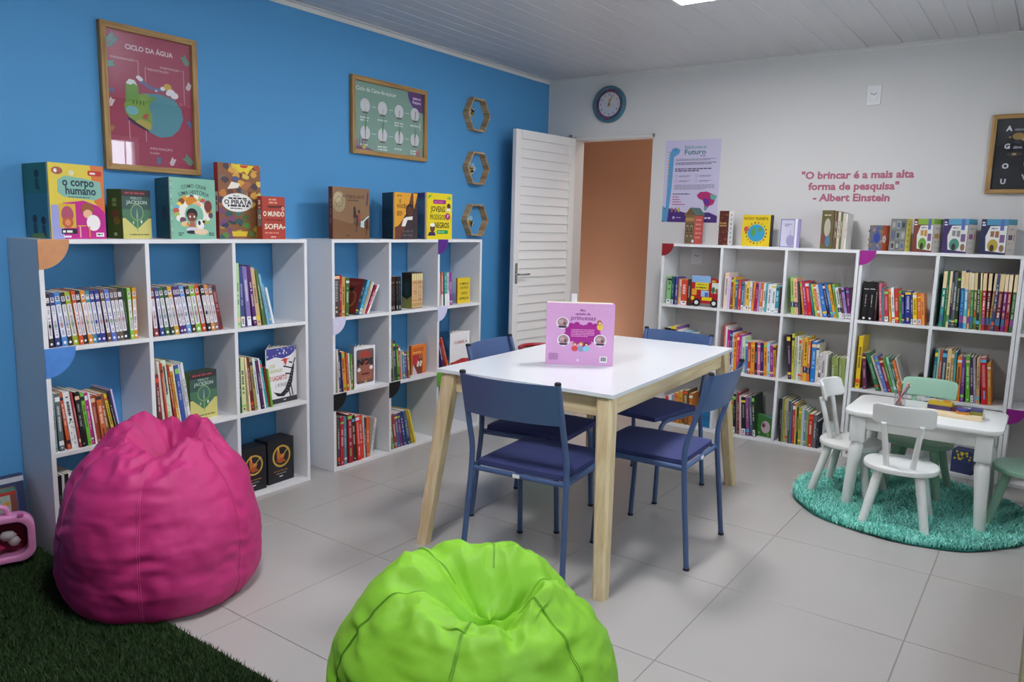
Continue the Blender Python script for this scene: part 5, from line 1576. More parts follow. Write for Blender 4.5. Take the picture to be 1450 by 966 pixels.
def art_agua(p, w, h):
    p.rect(0, 0, w, h, 'a84560')
    for (x, z, L, q, c) in ((.05, .90, .10, .9, '5a8a88'), (.95, .86, .07, 2.2, '6aa890'), (.03, .74, .06, .3, '5aa8a0'), (.97, .36, .05, 2, '5a7ab0'), (.95, .06, .08, 2.4, '6aa08a'), (.04, .55, .04, 0, '5a78a8'), (.56, .04, .05, 1.5, '5a88b0'), (.03, .26, .04, 1, 'b88a50')):
        leaf(p, w*x, h*z, w*L*1.6, q, c)
    for (x, z) in ((.96, .66), (.72, .04), (.03, .45)):
        leaf(p, w*x, h*z, w*0.09, 1.1, 'e8dce0')
    p.text('CICLO DA ÁGUA', w*0.50, h*0.875, h*0.052, 'f0e4e8', bold=0.025, width=w*0.56)
    p.text('CONDENSAÇÃO', w*0.05, h*0.79, h*0.022, 'e8ccd4', 'L', 0.01, width=w*0.27)
    p.text('EVAPORAÇÃO', w*0.62, h*0.775, h*0.022, 'e8ccd4', 'L', 0.01, width=w*0.24)
    p.text('PRECIPITAÇÃO', w*0.47, h*0.745, h*0.022, 'e8ccd4', 'L', 0.01, width=w*0.25)
    p.text('INFILTRAÇÃO', w*0.46, h*0.135, h*0.024, 'e8ccd4', 'L', 0.01, width=w*0.27)
    p.text('E LAGO', w*0.46, h*0.10, h*0.022, 'e8ccd4', 'L', 0.01)
    for a in ((.33, .80, .36, .80), (.36, .80, .36, .68), (.44, .76, .46, .76), (.44, .76, .44, .65), (.88, .785, .905, .785), (.905, .785, .905, .52), (.23, .48, .23, .20), (.42, .30, .42, .19)):
        p.line(w*a[0], h*a[1], w*a[2], h*a[3], w*0.006, 'e0c0cc')
    # the landscape: cliff, island and sea
    p.poly([(w*.18, h*.46), (w*.19, h*.40), (w*.28, h*.33), (w*.45, h*.27), (w*.58, h*.235), (w*.72, h*.25), (w*.82, h*.31), (w*.88, h*.40), (w*.86, h*.48), (w*.78, h*.545), (w*.6, h*.575), (w*.4, h*.56)], '5c9aa8')
    p.poly([(w*.18, h*.46), (w*.20, h*.39), (w*.30, h*.33), (w*.46, h*.28), (w*.50, h*.34), (w*.50, h*.40), (w*.46, h*.46), (w*.52, h*.53), (w*.44, h*.56), (w*.30, h*.54), (w*.22, h*.50)], '86a850')
    p.poly([(w*.22, h*.37), (w*.45, h*.285), (w*.46, h*.265), (w*.30, h*.31), (w*.22, h*.345)], '4a3a58')
    p.poly([(w*.30, h*.335), (w*.46, h*.28), (w*.49, h*.30), (w*.48, h*.34), (w*.36, h*.36)], 'b8a858')
    p.poly([(w*.20, h*.48), (w*.21, h*.62), (w*.25, h*.655), (w*.31, h*.65), (w*.35, h*.60), (w*.36, h*.5)], '6fa046')
    p.poly([(w*.21, h*.62), (w*.25, h*.655), (w*.31, h*.65), (w*.345, h*.61), (w*.30, h*.625), (w*.26, h*.61)], 'e8e8ec')
    p.ell(w*.27, h*.42, w*.07, h*.035, '78b8c0')
    p.poly([(w*.40, h*.40), (w*.46, h*.41), (w*.44, h*.36), (w*.38, h*.37)], 'b85a48')
    p.poly([(w*.42, h*.50), (w*.52, h*.55), (w*.56, h*.53), (w*.46, h*.49)], '6fa046')
    for x in (.28, .32, .36, .40):
        p.rect(w*x, h*.47, w*(x+.012), h*.50, '3a6a34')
    p.poly([(w*.36, h*.64), (w*.40, h*.655), (w*.50, h*.62), (w*.66, h*.61), (w*.66, h*.595), (w*.5, h*.60), (w*.40, h*.63)], '5a7ab0')
    p.ell(w*.70, h*.635, w*.05, h*.03, 'd8b040')
    for (x, z, r) in ((.64, .62, .03), (.74, .60, .05), (.78, .58, .05), (.71, .59, .035), (.36, .675, .03), (.38, .665, .03), (.56, .595, .015)):
        p.ell(w*x, h*z, w*r, w*r*0.75, 'eceaf0', 12)
    p.ring(w*.86, h*.52, w*0.012, w*0.018, 'd08a70', 10)
framed('framed_poster', 'tall framed pink poster titled CICLO DA ÁGUA on the blue wall', (0.0, -3.512, 1.574), PI/2, 0.447, 0.617, 0.026, art_agua)

def art_cana(p, w, h):
    p.rect(0, 0, w, h, '7fa596')
    p.text('Ciclo da Cana-de-açúcar', w*0.03, h*0.87, h*0.082, 'e8eee8', 'L', 0.015, width=w*0.56)
    p.ell(w, h, w*0.24, h*0.30, '5a2a78', a0=180, a1=270)
    p.words(w*0.84, h*0.895, w*0.965, h*0.03, 'd8c0e0')
    p.text('Futuro', w*0.90, h*0.83, h*0.07, 'f0e8f4', bold=0.02, width=w*0.13)
    for i in range(4):
        x = w*(0.15+0.24*i)
        for j, z in ((0, 0.66), (1, 0.26)):
            zz = h*z
            p.ell(x, zz, w*0.066, h*0.105, 'd8d8da')
            p.rect(x-w*0.035, zz-h*0.115, x+w*0.035, zz-h*0.09, '5a4a3c')
            if j:
                p.line(x, zz-h*0.07, x+w*0.008, zz+h*0.30-h*0.04*i, w*0.012, '4f8a62')
                p.line(x, zz, x-w*0.015, zz+h*0.2-h*0.02*i, w*0.010, '5f9a6e')
                p.line(x, zz, x+w*0.02, zz+h*0.22-h*0.03*i, w*0.008, '4f8a62')
                p.line(x, zz-h*0.08, x, zz+h*0.04, w*0.012, 'a89098')
            else:
                p.line(x, zz-h*0.08, x+w*0.004*i, zz-h*0.05+h*0.035*i, w*0.010, ['b8a8a8', 'b8a098', 'c08090', '7a5a50'][i])
            if i < 3:
                p.rect(x+w*0.09, zz-h*0.01, x+w*0.15, zz+h*0.005, 'c0d0c8')
            p.words(x-w*0.07, zz-h*0.19, x+w*0.07, h*0.022, 'd8e0da', 1 if (i+j) % 2 else 2)
    p.rect(w*0.945, h*0.42, w*0.955, h*0.55, 'd8e0da')
    p.poly([(0, 0), (w*0.28, 0), (w*0.2, h*0.04), (0, h*0.06)], '7a4a78')
    for k in range(4):
        p.line(w*(0.05+0.025*k), h*0.03, w*(0.02+0.045*k), h*0.16, w*0.012, '8a4a80')
    p.ell(w*0.13, h*0.05, w*0.025, h*0.035, 'c8b848')
    p.ell(w*0.92, h*0.05, w*0.035, h*0.05, 'b06a68')
    p.ell(w*0.94, h*0.10, w*0.02, h*0.03, 'c07a60')
framed('framed_poster', 'wide framed green poster of sugar cane cycle on the blue wall', (0.0, -2.097, 1.768), PI/2, 0.640, 0.440, 0.026, art_cana)

def art_space(p, w, h):
    p.rect(0, 0, w, h, '1c222c')
    rng = random.Random(12)
    for k in range(40):
        p.ell(w*rng.random(), h*rng.random(), w*0.003, w*0.003, '6a7080', 6)
    def entry(c, rest, x, z):
        p.text(c, w*x, h*z, h*0.10, 'dfe2e8', 'L', 0.04)
        if rest:
            p.text(rest, w*(x+.075), h*z, h*0.05, 'b8bcc6', 'L', 0.02)
    entry('A', 'steroide', .08, .83)
    entry('G', 'aláxia', .08, .58)
    entry('O', '', .08, .30)
    entry('U', '', .08, .08)
    entry('P', '', .26, .34)
    entry('V', 'ênus', .25, .14)
    entry('F', 'oguete', .33, .52)
    entry('C', 'ometa', .50, .83)
    entry('L', 'ua', .55, .58)
    entry('S', 'ol', .60, .30)
    p.ell(w*.19, h*.75, w*.05, h*.05, 'a8884a')
    p.ell(w*.24, h*.71, w*.025, h*.025, 'b89a58')
    p.ell(w*.12, h*.74, w*.012, h*.012, 'a8884a')
    p.ell(w*.17, h*.50, w*.07, h*.03, '4a4038')
    p.ell(w*.17, h*.50, w*.02, h*.015, 'b8a070')
    p.ell(w*.38, h*.06, w*.05, h*.06, '8a3a30')
framed('framed_poster', 'framed dark blue space alphabet poster cut off at the right edge', (3.014, 0.0, 1.622), 0.0, 0.62, 0.438, 0.024, art_space)

# unframed dinosaur poster on the white wall
def dino():
    w, h = 0.415, 0.575
    o = thing('paper_poster', 'lilac paper poster with a long-necked blue dinosaur beside the doorway', 'poster', (1.012, 0, 1.430), 0, 'paper posters')
    Geo().box(0, w, -0.0012, -0.0002, 0, h).build('sheet', 'paper', o)
    p = Print(0.00015, 21)
    p.rect(0, 0, w, h, 'c9c3dc')
    p.poly([(0, 0), (w, 0), (w, h*.08), (w*.85, h*.125), (w*.6, h*.11), (w*.4, h*.12), (w*.22, h*.16), (0, h*.18)], '4a2a78')
    p.poly([(w*.02, 0), (w*.10, 0), (w*.12, h*.16), (w*.15, h*.4), (w*.17, h*.80), (w*.26, h*.84), (w*.28, h*.885), (w*.20, h*.915), (w*.13, h*.90), (w*.09, h*.84), (w*.07, h*.5), (w*.06, h*.2)], '5a9ac8')
    p.poly([(0, h*.2), (w*.03, h*.19), (w*.07, h*.12), (w*.04, h*.02), (0, h*.02)], '5a9ac8')
    for k in range(12):
        z = .45+.036*k
        p.poly([(w*.085, h*z), (w*.05, h*(z+.012)), (w*.088, h*(z+.026))], ['d8a050', '7aa890'][k % 2])
    p.ell(w*.20, h*.885, w*.010, w*.010, '26303a', 8)
    p.text('Biblioteca', w*.55, h*.895, h*.052, '5a98a0', bold=0.01, width=w*.38)
    p.text('Futuro', w*.55, h*.825, h*.085, '3a8088', bold=0.02, width=w*.38)
    p.words(w*.64, h*.80, w*.74, h*.010, '8a5a98')
    p.words(w*.20, h*.765, w*.93, h*.008, '7a7490', 2)
    p.words(w*.20, h*.72, w*.93, h*.009, '5a5470', 2)
    p.words(w*.20, h*.645, w*.85, h*.013, '4a3a5a', 2)
    for i in range(2):
        for j in range(2):
            x, z = .23+.37*i, .565-.06*j
            p.ring(w*x, h*z, w*.018, w*.026, 'c08aa8', 12)
            p.words(w*(x+.05), h*z, w*(x+.26), h*.007, '7a7490', 2)
    p.words(w*.20, h*.45, w*.92, h*.009, '8a84a0', 4)
    p.words(w*.18, h*.34, w*.56, h*.012, '4a3a5a')
    for k in range(4):
        p.words(w*.18, h*(.305-.03*k), w*(.32+.04*k), h*.010, 'b03a70')
    p.poly([(w*.62, h*.33), (w*.68, h*.37), (w*.80, h*.375), (w*.88, h*.35), (w*.98, h*.32), (w*.95, h*.27), (w*.92, h*.22), (w*.85, h*.20), (w*.80, h*.15), (w*.76, h*.16), (w*.77, h*.22), (w*.73, h*.27), (w*.66, h*.29)], 'b02868')
    p.poly([(w*.74, h*.29), (w*.84, h*.29), (w*.86, h*.23), (w*.78, h*.20), (w*.75, h*.24)], '6a2a88')
    p.poly([(w*.86, h*.345), (w*.98, h*.32), (w*.94, h*.27), (w*.87, h*.29)], '5aa898')
    p.poly([(w*.78, h*.2), (w*.83, h*.19), (w*.79, h*.14), (w*.76, h*.16)], '5a9aa0')
    for (x, c) in ((.18, '9a6a68'), (.25, 'a05a8a'), (.31, 'b8b048')):
        p.ell(w*x, h*.15, w*.022, h*.03, c)
    p.ell(w*.22, h*.055, w*.022, h*.018, 'b8a8d8')
    p.words(w*.27, h*.05, w*.36, h*.012, 'b8a8d8')
    p.words(w*.78, h*.045, w*.90, h*.02, 'e8e0f0')
    p.words(w*.56, h*.045, w*.68, h*.015, 'b8a8d8')
    p.build('poster_print', o, (0, -0.0012, 0), mat='ink_matte')
dino()

# vinyl lettering on the white wall
def quote():
    o = thing('wall_lettering', 'dark pink wall quote lettering ending with Albert Einstein', 'lettering', (0, 0, 0), 0)
    for body, x, z, wd in (('"O brincar é a mais alta', 2.31, 1.722, 0.66), ('forma de pesquisa"', 2.295, 1.652, 0.535), ('- Albert Einstein', 2.29, 1.581, 0.455)):
        p = Print(0.0004)
        p.text(body, 0, 0, 0.064, 'b4667a', bold=0.038, width=wd)
        p.build('lettering', o, (x, -0.0003, z), mat='ink_matte')
quote()

def clock():
    r = 0.134
    o = thing('wall_clock', 'round teal wall clock with yellow hands above the doorway', 'clock', (0.545, 0, 2.291), 0)
    q = Geo().lathe([(r, 0), (r, 0.018), (r*0.97, 0.030), (r*0.90, 0.034), (r*0.84, 0.030), (r*0.84, 0.012)], 48).build('rim', 'plastic', o, smooth=50, color='3f6e7e')
    q.rotation_euler = (PI/2, 0, 0)
    p = Print(0.0002)
    p.ell(0, 0, r*.85, r*.85, '7a3a68', 40)
    rng = random.Random(3)
    for k in range(44):
        a = k*2*PI/44
        p.ell(r*.75*math.cos(a), r*.75*math.sin(a), r*.05, r*.05, rng.choice(['b03a6a', '5a2a58', '9a5a48', '4a3a68', '3a6a78']), 7)
    p.ell(0, 0, r*.66, r*.66, 'd6d4da', 40)
    for k in range(1, 13):
        a = PI/2-k*PI/6
        p.text(str(k), r*.54*math.cos(a), r*.54*math.sin(a)-r*.06, r*.17, ['5a5a8a', '8a5a58', '4a7a7a', '7a8a40'][k % 4], bold=0.02)
    p.build('dial', o, (0, -0.013, 0), mat='ink_matte')
    for L, wd, a in ((0.30, 0.010, 87), (0.52, 0.008, 66)):
        p = Geo().box(-wd/2, wd/2, -0.001, 0.001, -r*0.14, r*L).build('hand', 'plastic', o, color='c89a28')
        p.location = (0, -0.020-0.003*(L > .4), 0)
        p.rotation_euler = (0, R(90-a), 0)
    k = Geo().lathe([(0.007, 0), (0.007, 0.008)], 12).build('hub', 'plastic', o, color='8a6a20')
    k.rotation_euler = (PI/2, 0, 0)
    k.location = (0, -0.018, 0)
    g = Geo().lathe([(r*.84, 0), (r*.84, 0.001)], 40).build('lens', 'picture_glass', o)
    g.rotation_euler = (PI/2, 0, 0)
    g.location = (0, -0.0285, 0)
clock()

def outlet(label, x, z, w=0.082, h=0.118):
    o = thing('wall_outlet', label, 'outlet', (x, 0, z), 0)
    Geo().box(-w/2, w/2, -0.011, 0, -h/2, h/2).build('plate', 'tag_white', o, bevel=0.004)
    Geo().box(-w*0.28, w*0.28, -0.015, -0.010, -h*0.3, h*0.3).build('socket', 'tag_white', o, bevel=0.003)
    for s in (-1, 0, 1):
        q = Geo().lathe([(0.0035, 0), (0.0035, 0.002)], 10).build('socket_hole', 'black_rubber', o)
        q.rotation_euler = (PI/2, 0, 0)
        q.location = (s*0.011, -0.0146, 0.008-0.006*(s == 0))
outlet('small white wall outlet plate high above the pink quote', 2.375, 2.219)
outlet('white wall outlet seen through the top left cube by the doorway', 1.30, 1.19)

# hexagon wall niches with paper bees
def hexagon(label, y, z, bee):
    Rr = 0.127
    dep = 0.050
    th = 0.011
    o = thing('hexagon_shelf', label, 'shelf', (0, y, z), PI/2, 'wooden hexagon shelves')
    for k in range(6):
        a0, a1 = R(60*k), R(60*k+60)
        p0, p1 = (Rr*math.cos(a0), Rr*math.sin(a0)), (Rr*math.cos(a1), Rr*math.sin(a1))
        ri = Rr-th/math.cos(R(30))
        q0, q1 = (ri*math.cos(a0), ri*math.sin(a0)), (ri*math.cos(a1), ri*math.sin(a1))
        Geo().prism([q0, p0, p1, q1], -dep, -0.0005).build('board', 'hex_wood', o)
    b = thing('paper_bee', bee[0], 'bee', (0.002, y+bee[1], z+bee[2]), PI/2, 'paper bees in the hexagons')
    b.rotation_euler = (0, bee[3], PI/2)
    g = Geo().lathe([(0.0, -0.006), (0.012, -0.005), (0.019, 0.0), (0.012, 0.005), (0.0, 0.006)], 18)
    body = Geo()
    n = 16
    vs = [(0.026*math.cos(2*PI*k/n), y_, 0.019*math.sin(2*PI*k/n)) for y_ in (-0.006, 0.0) for k in range(n)]
    body.add(vs, [tuple(range(n)), tuple(range(2*n-1, n-1, -1))]+[(k, k+n, (k+1) % n+n, (k+1) % n) for k in range(n)])
    bo = body.build('body', 'plastic', b, color='c8a030')
    p = Print(0.0003)
    for x in (-0.012, 0.004):
        p.rect(x, -0.016, x+0.008, 0.016, '1c1a1c')
    p.ell(0.019, 0.0, 0.018, 0.019, '17161a', 16)
    for dz in (-0.007, 0.009):
        p.ell(0.026, dz, 0.0065, 0.0065, 'f2f2f2', 12)
        p.ell(0.027, dz, 0.003, 0.003, '17161a', 8)
    p.build('bee_print', b, (0, -0.006, 0))
    for s in (-1, 1):
        w = Geo()
        vs = [(-0.006+0.018*math.cos(2*PI*k/n), y_, 0.030+0.022*math.sin(2*PI*k/n)) for y_ in (-0.003, -0.002) for k in range(n)]
        w.add(vs, [tuple(range(n)), tuple(range(2*n-1, n-1, -1))]+[(k, k+n, (k+1) % n+n, (k+1) % n) for k in range(n)])
        wo = w.build('wing', 'plastic', b, color='9cc8e0')
        wo.rotation_euler = (0, R(-20+40*s*0.6), 0)
hexagon('topmost of three wooden hexagon shelves on the blue wall', -0.950, 2.125, ('paper bee inside the topmost wooden hexagon', -0.03, 0.015, R(-70)))
hexagon('middle one of three wooden hexagon shelves on the blue wall', -0.945, 1.765, ('paper bee inside the middle wooden hexagon', -0.03, -0.01, R(80)))
hexagon('lowest of three wooden hexagon shelves, just above the bookcase', -0.950, 1.408, ('paper bee inside the lowest wooden hexagon', -0.03, -0.02, R(20)))

# ------------------------------------------------------------------ the big table
def big_table():
    TH = 0.765
    w, l = 0.83, 1.46
    o = thing('work_table', 'rectangular table with white top and pale pine legs', 'table', (1.676, -2.055, 0), R(2.6))
    Geo().box(-w/2, w/2, -l/2, l/2, TH-0.016, TH).build('table_top', 'laminate', o, bevel=0.0015)
    ins = 0.035
    for sx in (-1, 1):
        for sy in (-1, 1):
            tx, ty = sx*(w/2-ins-0.012), sy*(l/2-ins-0.012)
            bx, by = tx+sx*0.060, ty+sy*0.110
            g = Geo()
            vs = []
            for (cx, cy, z, hw) in ((bx, by, 0, 0.026), (tx, ty, TH-0.016, 0.034)):
                c = hw*0.35
                for (ax, ay) in ((-hw+c, -hw), (hw-c, -hw), (hw, -hw+c), (hw, hw-c), (hw-c, hw), (-hw+c, hw), (-hw, hw-c), (-hw, -hw+c)):
                    vs.append((cx+ax, cy+ay, z))
            g.add(vs, [tuple(range(7, -1, -1)), tuple(range(8, 16))]+[(i, (i+1) % 8, (i+1) % 8+8, i+8) for i in range(8)])
            g.build('leg', 'pine', o)
    z0, z1 = TH-0.098, TH-0.0165
    a, b = w/2-ins-0.045, l/2-ins-0.045
    for s in (-1, 1):
        Geo().box(-a, a, s*(l/2-ins-0.012)-0.011, s*(l/2-ins-0.012)+0.011, z0, z1).build('apron', 'pine_x', o, bevel=0.001, seg=1)
        Geo().box(s*(w/2-ins-0.012)-0.011, s*(w/2-ins-0.012)+0.011, -b, b, z0, z1).build('apron', 'pine_y', o, bevel=0.001, seg=1)
    return o
big_table()

# ------------------------------------------------------------------ blue steel chairs
def steel_chair(label, loc, head):
    """origin on the floor midway between the rear legs; local +y is the way it faces"""
    o = thing('steel_chair', label, 'chair', loc, head, 'navy steel chairs around the table')
    r = 0.0115
    for s in (-1, 1):
        up = bend([(s*0.226, -0.012, 0.006), (s*0.211, 0.026, 0.40), (s*0.209, 0.030, 0.50), (s*0.204, -0.058, 0.815)], 0.11, 6)
        rl = Geo().tube(up, r, 12).build('rear_leg', 'navy_steel', o, smooth=60)
        Geo().lathe([(0.0132, 0), (0.0132, 0.010)], 12, (s*0.226, -0.012, 0)).build('rubber_foot', 'black_rubber', rl)
        Geo().lathe([(0.0125, 0), (0.0125, 0.008), (0.009, 0.011)], 12, (s*0.204, -0.058, 0.813)).build('end_cap', 'black_rubber', rl)
        fr = bend([(s*0.209, 0.030, 0.418), (s*0.199, 0.405, 0.418), (s*0.201, 0.425, 0.006)], 0.07, 7)
        fl = Geo().tube(fr, r, 12).build('front_leg', 'navy_steel', o, smooth=60)
        Geo().lathe([(0.0132, 0), (0.0132, 0.010)], 12, (s*0.201, 0.425, 0)).build('rubber_foot', 'black_rubber', fl)
    rr = Geo().tube([(-0.209, 0.032, 0.414), (0.209, 0.032, 0.414)], 0.010, 10).build('rear_rail', 'navy_steel', o, smooth=60)
    Geo().box(-0.018, 0.012, 0.0205, 0.0225, 0.408, 0.422).build('paper_tag', 'tag_white', rr)
    Geo().tube([(-0.201, 0.33, 0.412), (0.201, 0.33, 0.412)], 0.009, 10).build('front_rail', 'navy_steel', o, smooth=60)
    # padded seat
    n = 18
    g = Geo()
    vs = []
    def P(u, v, top):
        x = (u*2-1)
        y = (v*2-1)
        k = 1-0.02*(abs(x)**8*abs(y)**8)
        puff = (1-abs(x)**3.2)*(1-abs(y)**3.2)
        zz = 0.446+0.018*puff**0.6 if top else 0.424
        return (x*0.194*k, 0.245+y*0.203*k, zz)
    for top in (0, 1):
        for i in range(n+1):
            for j in range(n+1):
                vs.append(P(i/n, j/n, top))
    m = (n+1)**2
    fs = []
    for i in range(n):
        for j in range(n):
            a = i*(n+1)+j
            fs.append((a, a+1, a+n+2, a+n+1))
            fs.append((m+a, m+a+n+1, m+a+n+2, m+a+1))
    ring = [i*(n+1) for i in range(n+1)]+[n*(n+1)+j for j in range(1, n+1)]+[i*(n+1)+n for i in range(n-1, -1, -1)]+[j for j in range(n-1, 0, -1)]
    for k in range(len(ring)):
        a, b = ring[k], ring[(k+1) % len(ring)]
        fs.append((a, b, m+b, m+a))
    g.add(vs, fs)
    g.build('seat', 'navy_cloth', o, smooth=50)
    # bowed backrest sheet
    g = Geo()
    n = 16
    vs = []
    z0, z1 = 0.655, 0.812
    th = 0.006
    def q(u, z, side):
        x = (u*2-1)*0.205
        y = 0.030-0.088*(z-0.50)/0.315
        bow = -0.034*(1-(u*2-1)**2)-0.010
        return (x, y+bow+(th/2 if side else -th/2), z)
    rows = [z0, z0+0.004, (z0+z1)/2, z1-0.004, z1]
    for side in (0, 1):
        for z in rows:
            for i in range(n+1):
                vs.append(q(i/n, z, side))
    k = n+1
    mm = len(rows)*k
    fs = []
    for a in range(len(rows)-1):
        for i in range(n):
            b = a*k+i
            fs.append((b, b+1, b+k+1, b+k))
            fs.append((mm+b, mm+b+k, mm+b+k+1, mm+b+1))
    for i in range(n):
        fs.append((i, mm+i, mm+i+1, i+1))
        b = (len(rows)-1)*k+i
        fs.append((b, b+1, mm+b+1, mm+b))
    for a in range(len(rows)-1):
        b = a*k
        fs.append((b, b+k, mm+b+k, mm+b))
        b = a*k+n
        fs.append((b, mm+b, mm+b+k, b+k))
    g.add(vs, fs)
    g.build('backrest', 'navy_steel', o, smooth=40)
    return o
steel_chair('navy steel chair at near end of table, its back to us', (1.790, -2.915, 0), R(5.5))
steel_chair('navy steel chair on the right side of the table', (2.278, -2.177, 0), R(92.8))
steel_chair('navy steel chair on the left side, mostly behind the table', (1.234, -2.264, 0), R(-82.8))
steel_chair('navy steel chair at far end of table towards the doorway', (1.722, -1.333, 0), R(172.8))

# ------------------------------------------------------------------ pink book standing on the table
def princess():
    a = Vector((1.579, -2.391, 0))
    b = Vector((1.837, -2.235, 0))
    d = b-a
    w = d.length
    h = 0.276
    o = thing('picture_book', 'square pink picture book with a magenta heart, standing on the table', 'book', (a.x, a.y, 0.7652), math.atan2(d.y, d.x))
    t = 0.058
    bt = 0.003
    Geo().box(0, w, 0, bt, 0, h).build('front_board', 'cover', o, color='dba0d0')
    Geo().box(0, bt, bt, t-bt, 0, h).build('spine', 'cover', o, color='d890c8')
    Geo().box(0.0, w, t-bt, t, 0, h).build('back_board', 'cover', o, color='c82a88')
    for k in range(6):
        y = bt+0.004+(t-2*bt-0.008)*k/6
        Geo().box(bt, w-0.006-0.004*(k % 3), y, y+0.0055, 0.003, h-0.004+0.006*(k % 2)).build('page', 'paper', o)
    Geo().box(w*0.36, w*0.44, 0.035, 0.037, 0.2, h+0.04).build('paper_strip', 'tag_white', o)
    p = Print(0.00015, 31)
    p.rect(0, 0, w, h, 'dba6d4')
    rng = random.Random(4)
    for k in range(30):
        p.ell(w*rng.random(), h*(0.72+0.25*rng.random()), w*0.006, w*0.006, 'eed4ea', 6)
    p.text('Meu', w*.53, h*.875, h*.05, '8a3a88', shear=0.2)
    p.text('castelo de', w*.53, h*.815, h*.055, '8a3a88', width=w*.22, shear=0.2)
    p.text('princesas', w*.54, h*.735, h*.10, '8a3a88', width=w*.36, bold=0.01, shear=0.15)
    # lobed heart
    cx, cz = w*.54, h*.50
    lob = [(-.19, .17), (-.10, .19), (-.03, .14), (.04, .14), (.11, .19), (.20, .17), (.24, .09), (.25, .01), (.18, -.09), (.10, -.15), (0.0, -.19), (-.10, -.15), (-.18, -.09), (-.25, .01), (-.24, .09)]
    for (x, z) in lob:
        p.ell(cx+w*x*0.9, cz+h*z*0.85, w*.045, h*.042, 'a8208c', 12)
    p.poly([(cx+w*x*0.95, cz+h*z*0.9) for x, z in lob], 'a8208c')
    p.words(cx-w*.17, cz+h*.07, cx+w*.17, h*.012, 'e0a0d0', 5, 2.2)
    for (x, z) in ((.24, .68), (.26, .40), (.80, .41)):
        p.ell(w*x, h*z, w*.095, h*.10, 'ece4ec')
        p.ell(w*x, h*(z+.01), w*.075, h*.075, 'a88890')
        p.ell(w*(x-.02), h*(z+.02), w*.035, h*.03, 'c0a8a0')
        p.ell(w*(x+.03), h*(z-.01), w*.02, h*.03, '7a4a50')
        p.poly([(w*(x-.07), h*(z-.05)), (w*(x+.07), h*(z-.05)), (w*(x+.05), h*(z-.08)), (w*(x-.05), h*(z-.08))], ['8ab4d8', 'c83a60', '3a2a40'][int(x*10) % 3])
    p.ell(w*.79, h*.63, w*.045, h*.055, 'e8cc50')
    p.ell(w*.78, h*.70, w*.035, h*.04, 'b06a40')
    p.ell(w*.785, h*.69, w*.02, h*.022, 'f0c8a0', 10)
    for (x, c, d_) in ((.43, 'd8484c', 'a05a30'), (.52, '8aa0c8', 'e0a840'), (.60, '8accdc', '3a2420')):
        p.ell(w*x, h*.27, w*.05, h*.045, c)
        p.ell(w*x, h*.345, w*.03, h*.032, d_)
        p.ell(w*x, h*.335, w*.018, h*.02, 'f0c8a8', 10)
    p.words(w*.05, h*.175, w*.19, h*.008, '9a5a98', 6, 2.4)
    p.ell(w*.48, h*.08, w*.02, w*.02, 'e8dcea', 10)
    p.rect(w*.80, h*.05, w*.91, h*.155, 'f2f0f2')
    for k in range(9):
        p.rect(w*(.815+.009*k), h*.075, w*(.819+.009*k+0.002*(k % 3)), h*.14, '3a3a40')
    p.build('cover_print', o)
princess()
# ------------------------------------------------------------------ bean bags
def catmull(P, t):
    n = len(P)-1
    x = t*n
    i = min(int(x), n-1)
    f = x-i
    p0, p1, p2, p3 = P[max(i-1, 0)], P[i], P[i+1], P[min(i+2, n)]
    return [0.5*((2*b)+(-a+c)*f+(2*a-5*b+4*c-d)*f*f+(-a+3*b-3*c+d)*f**3) for a, b, c, d in zip(p0, p1, p2, p3)]

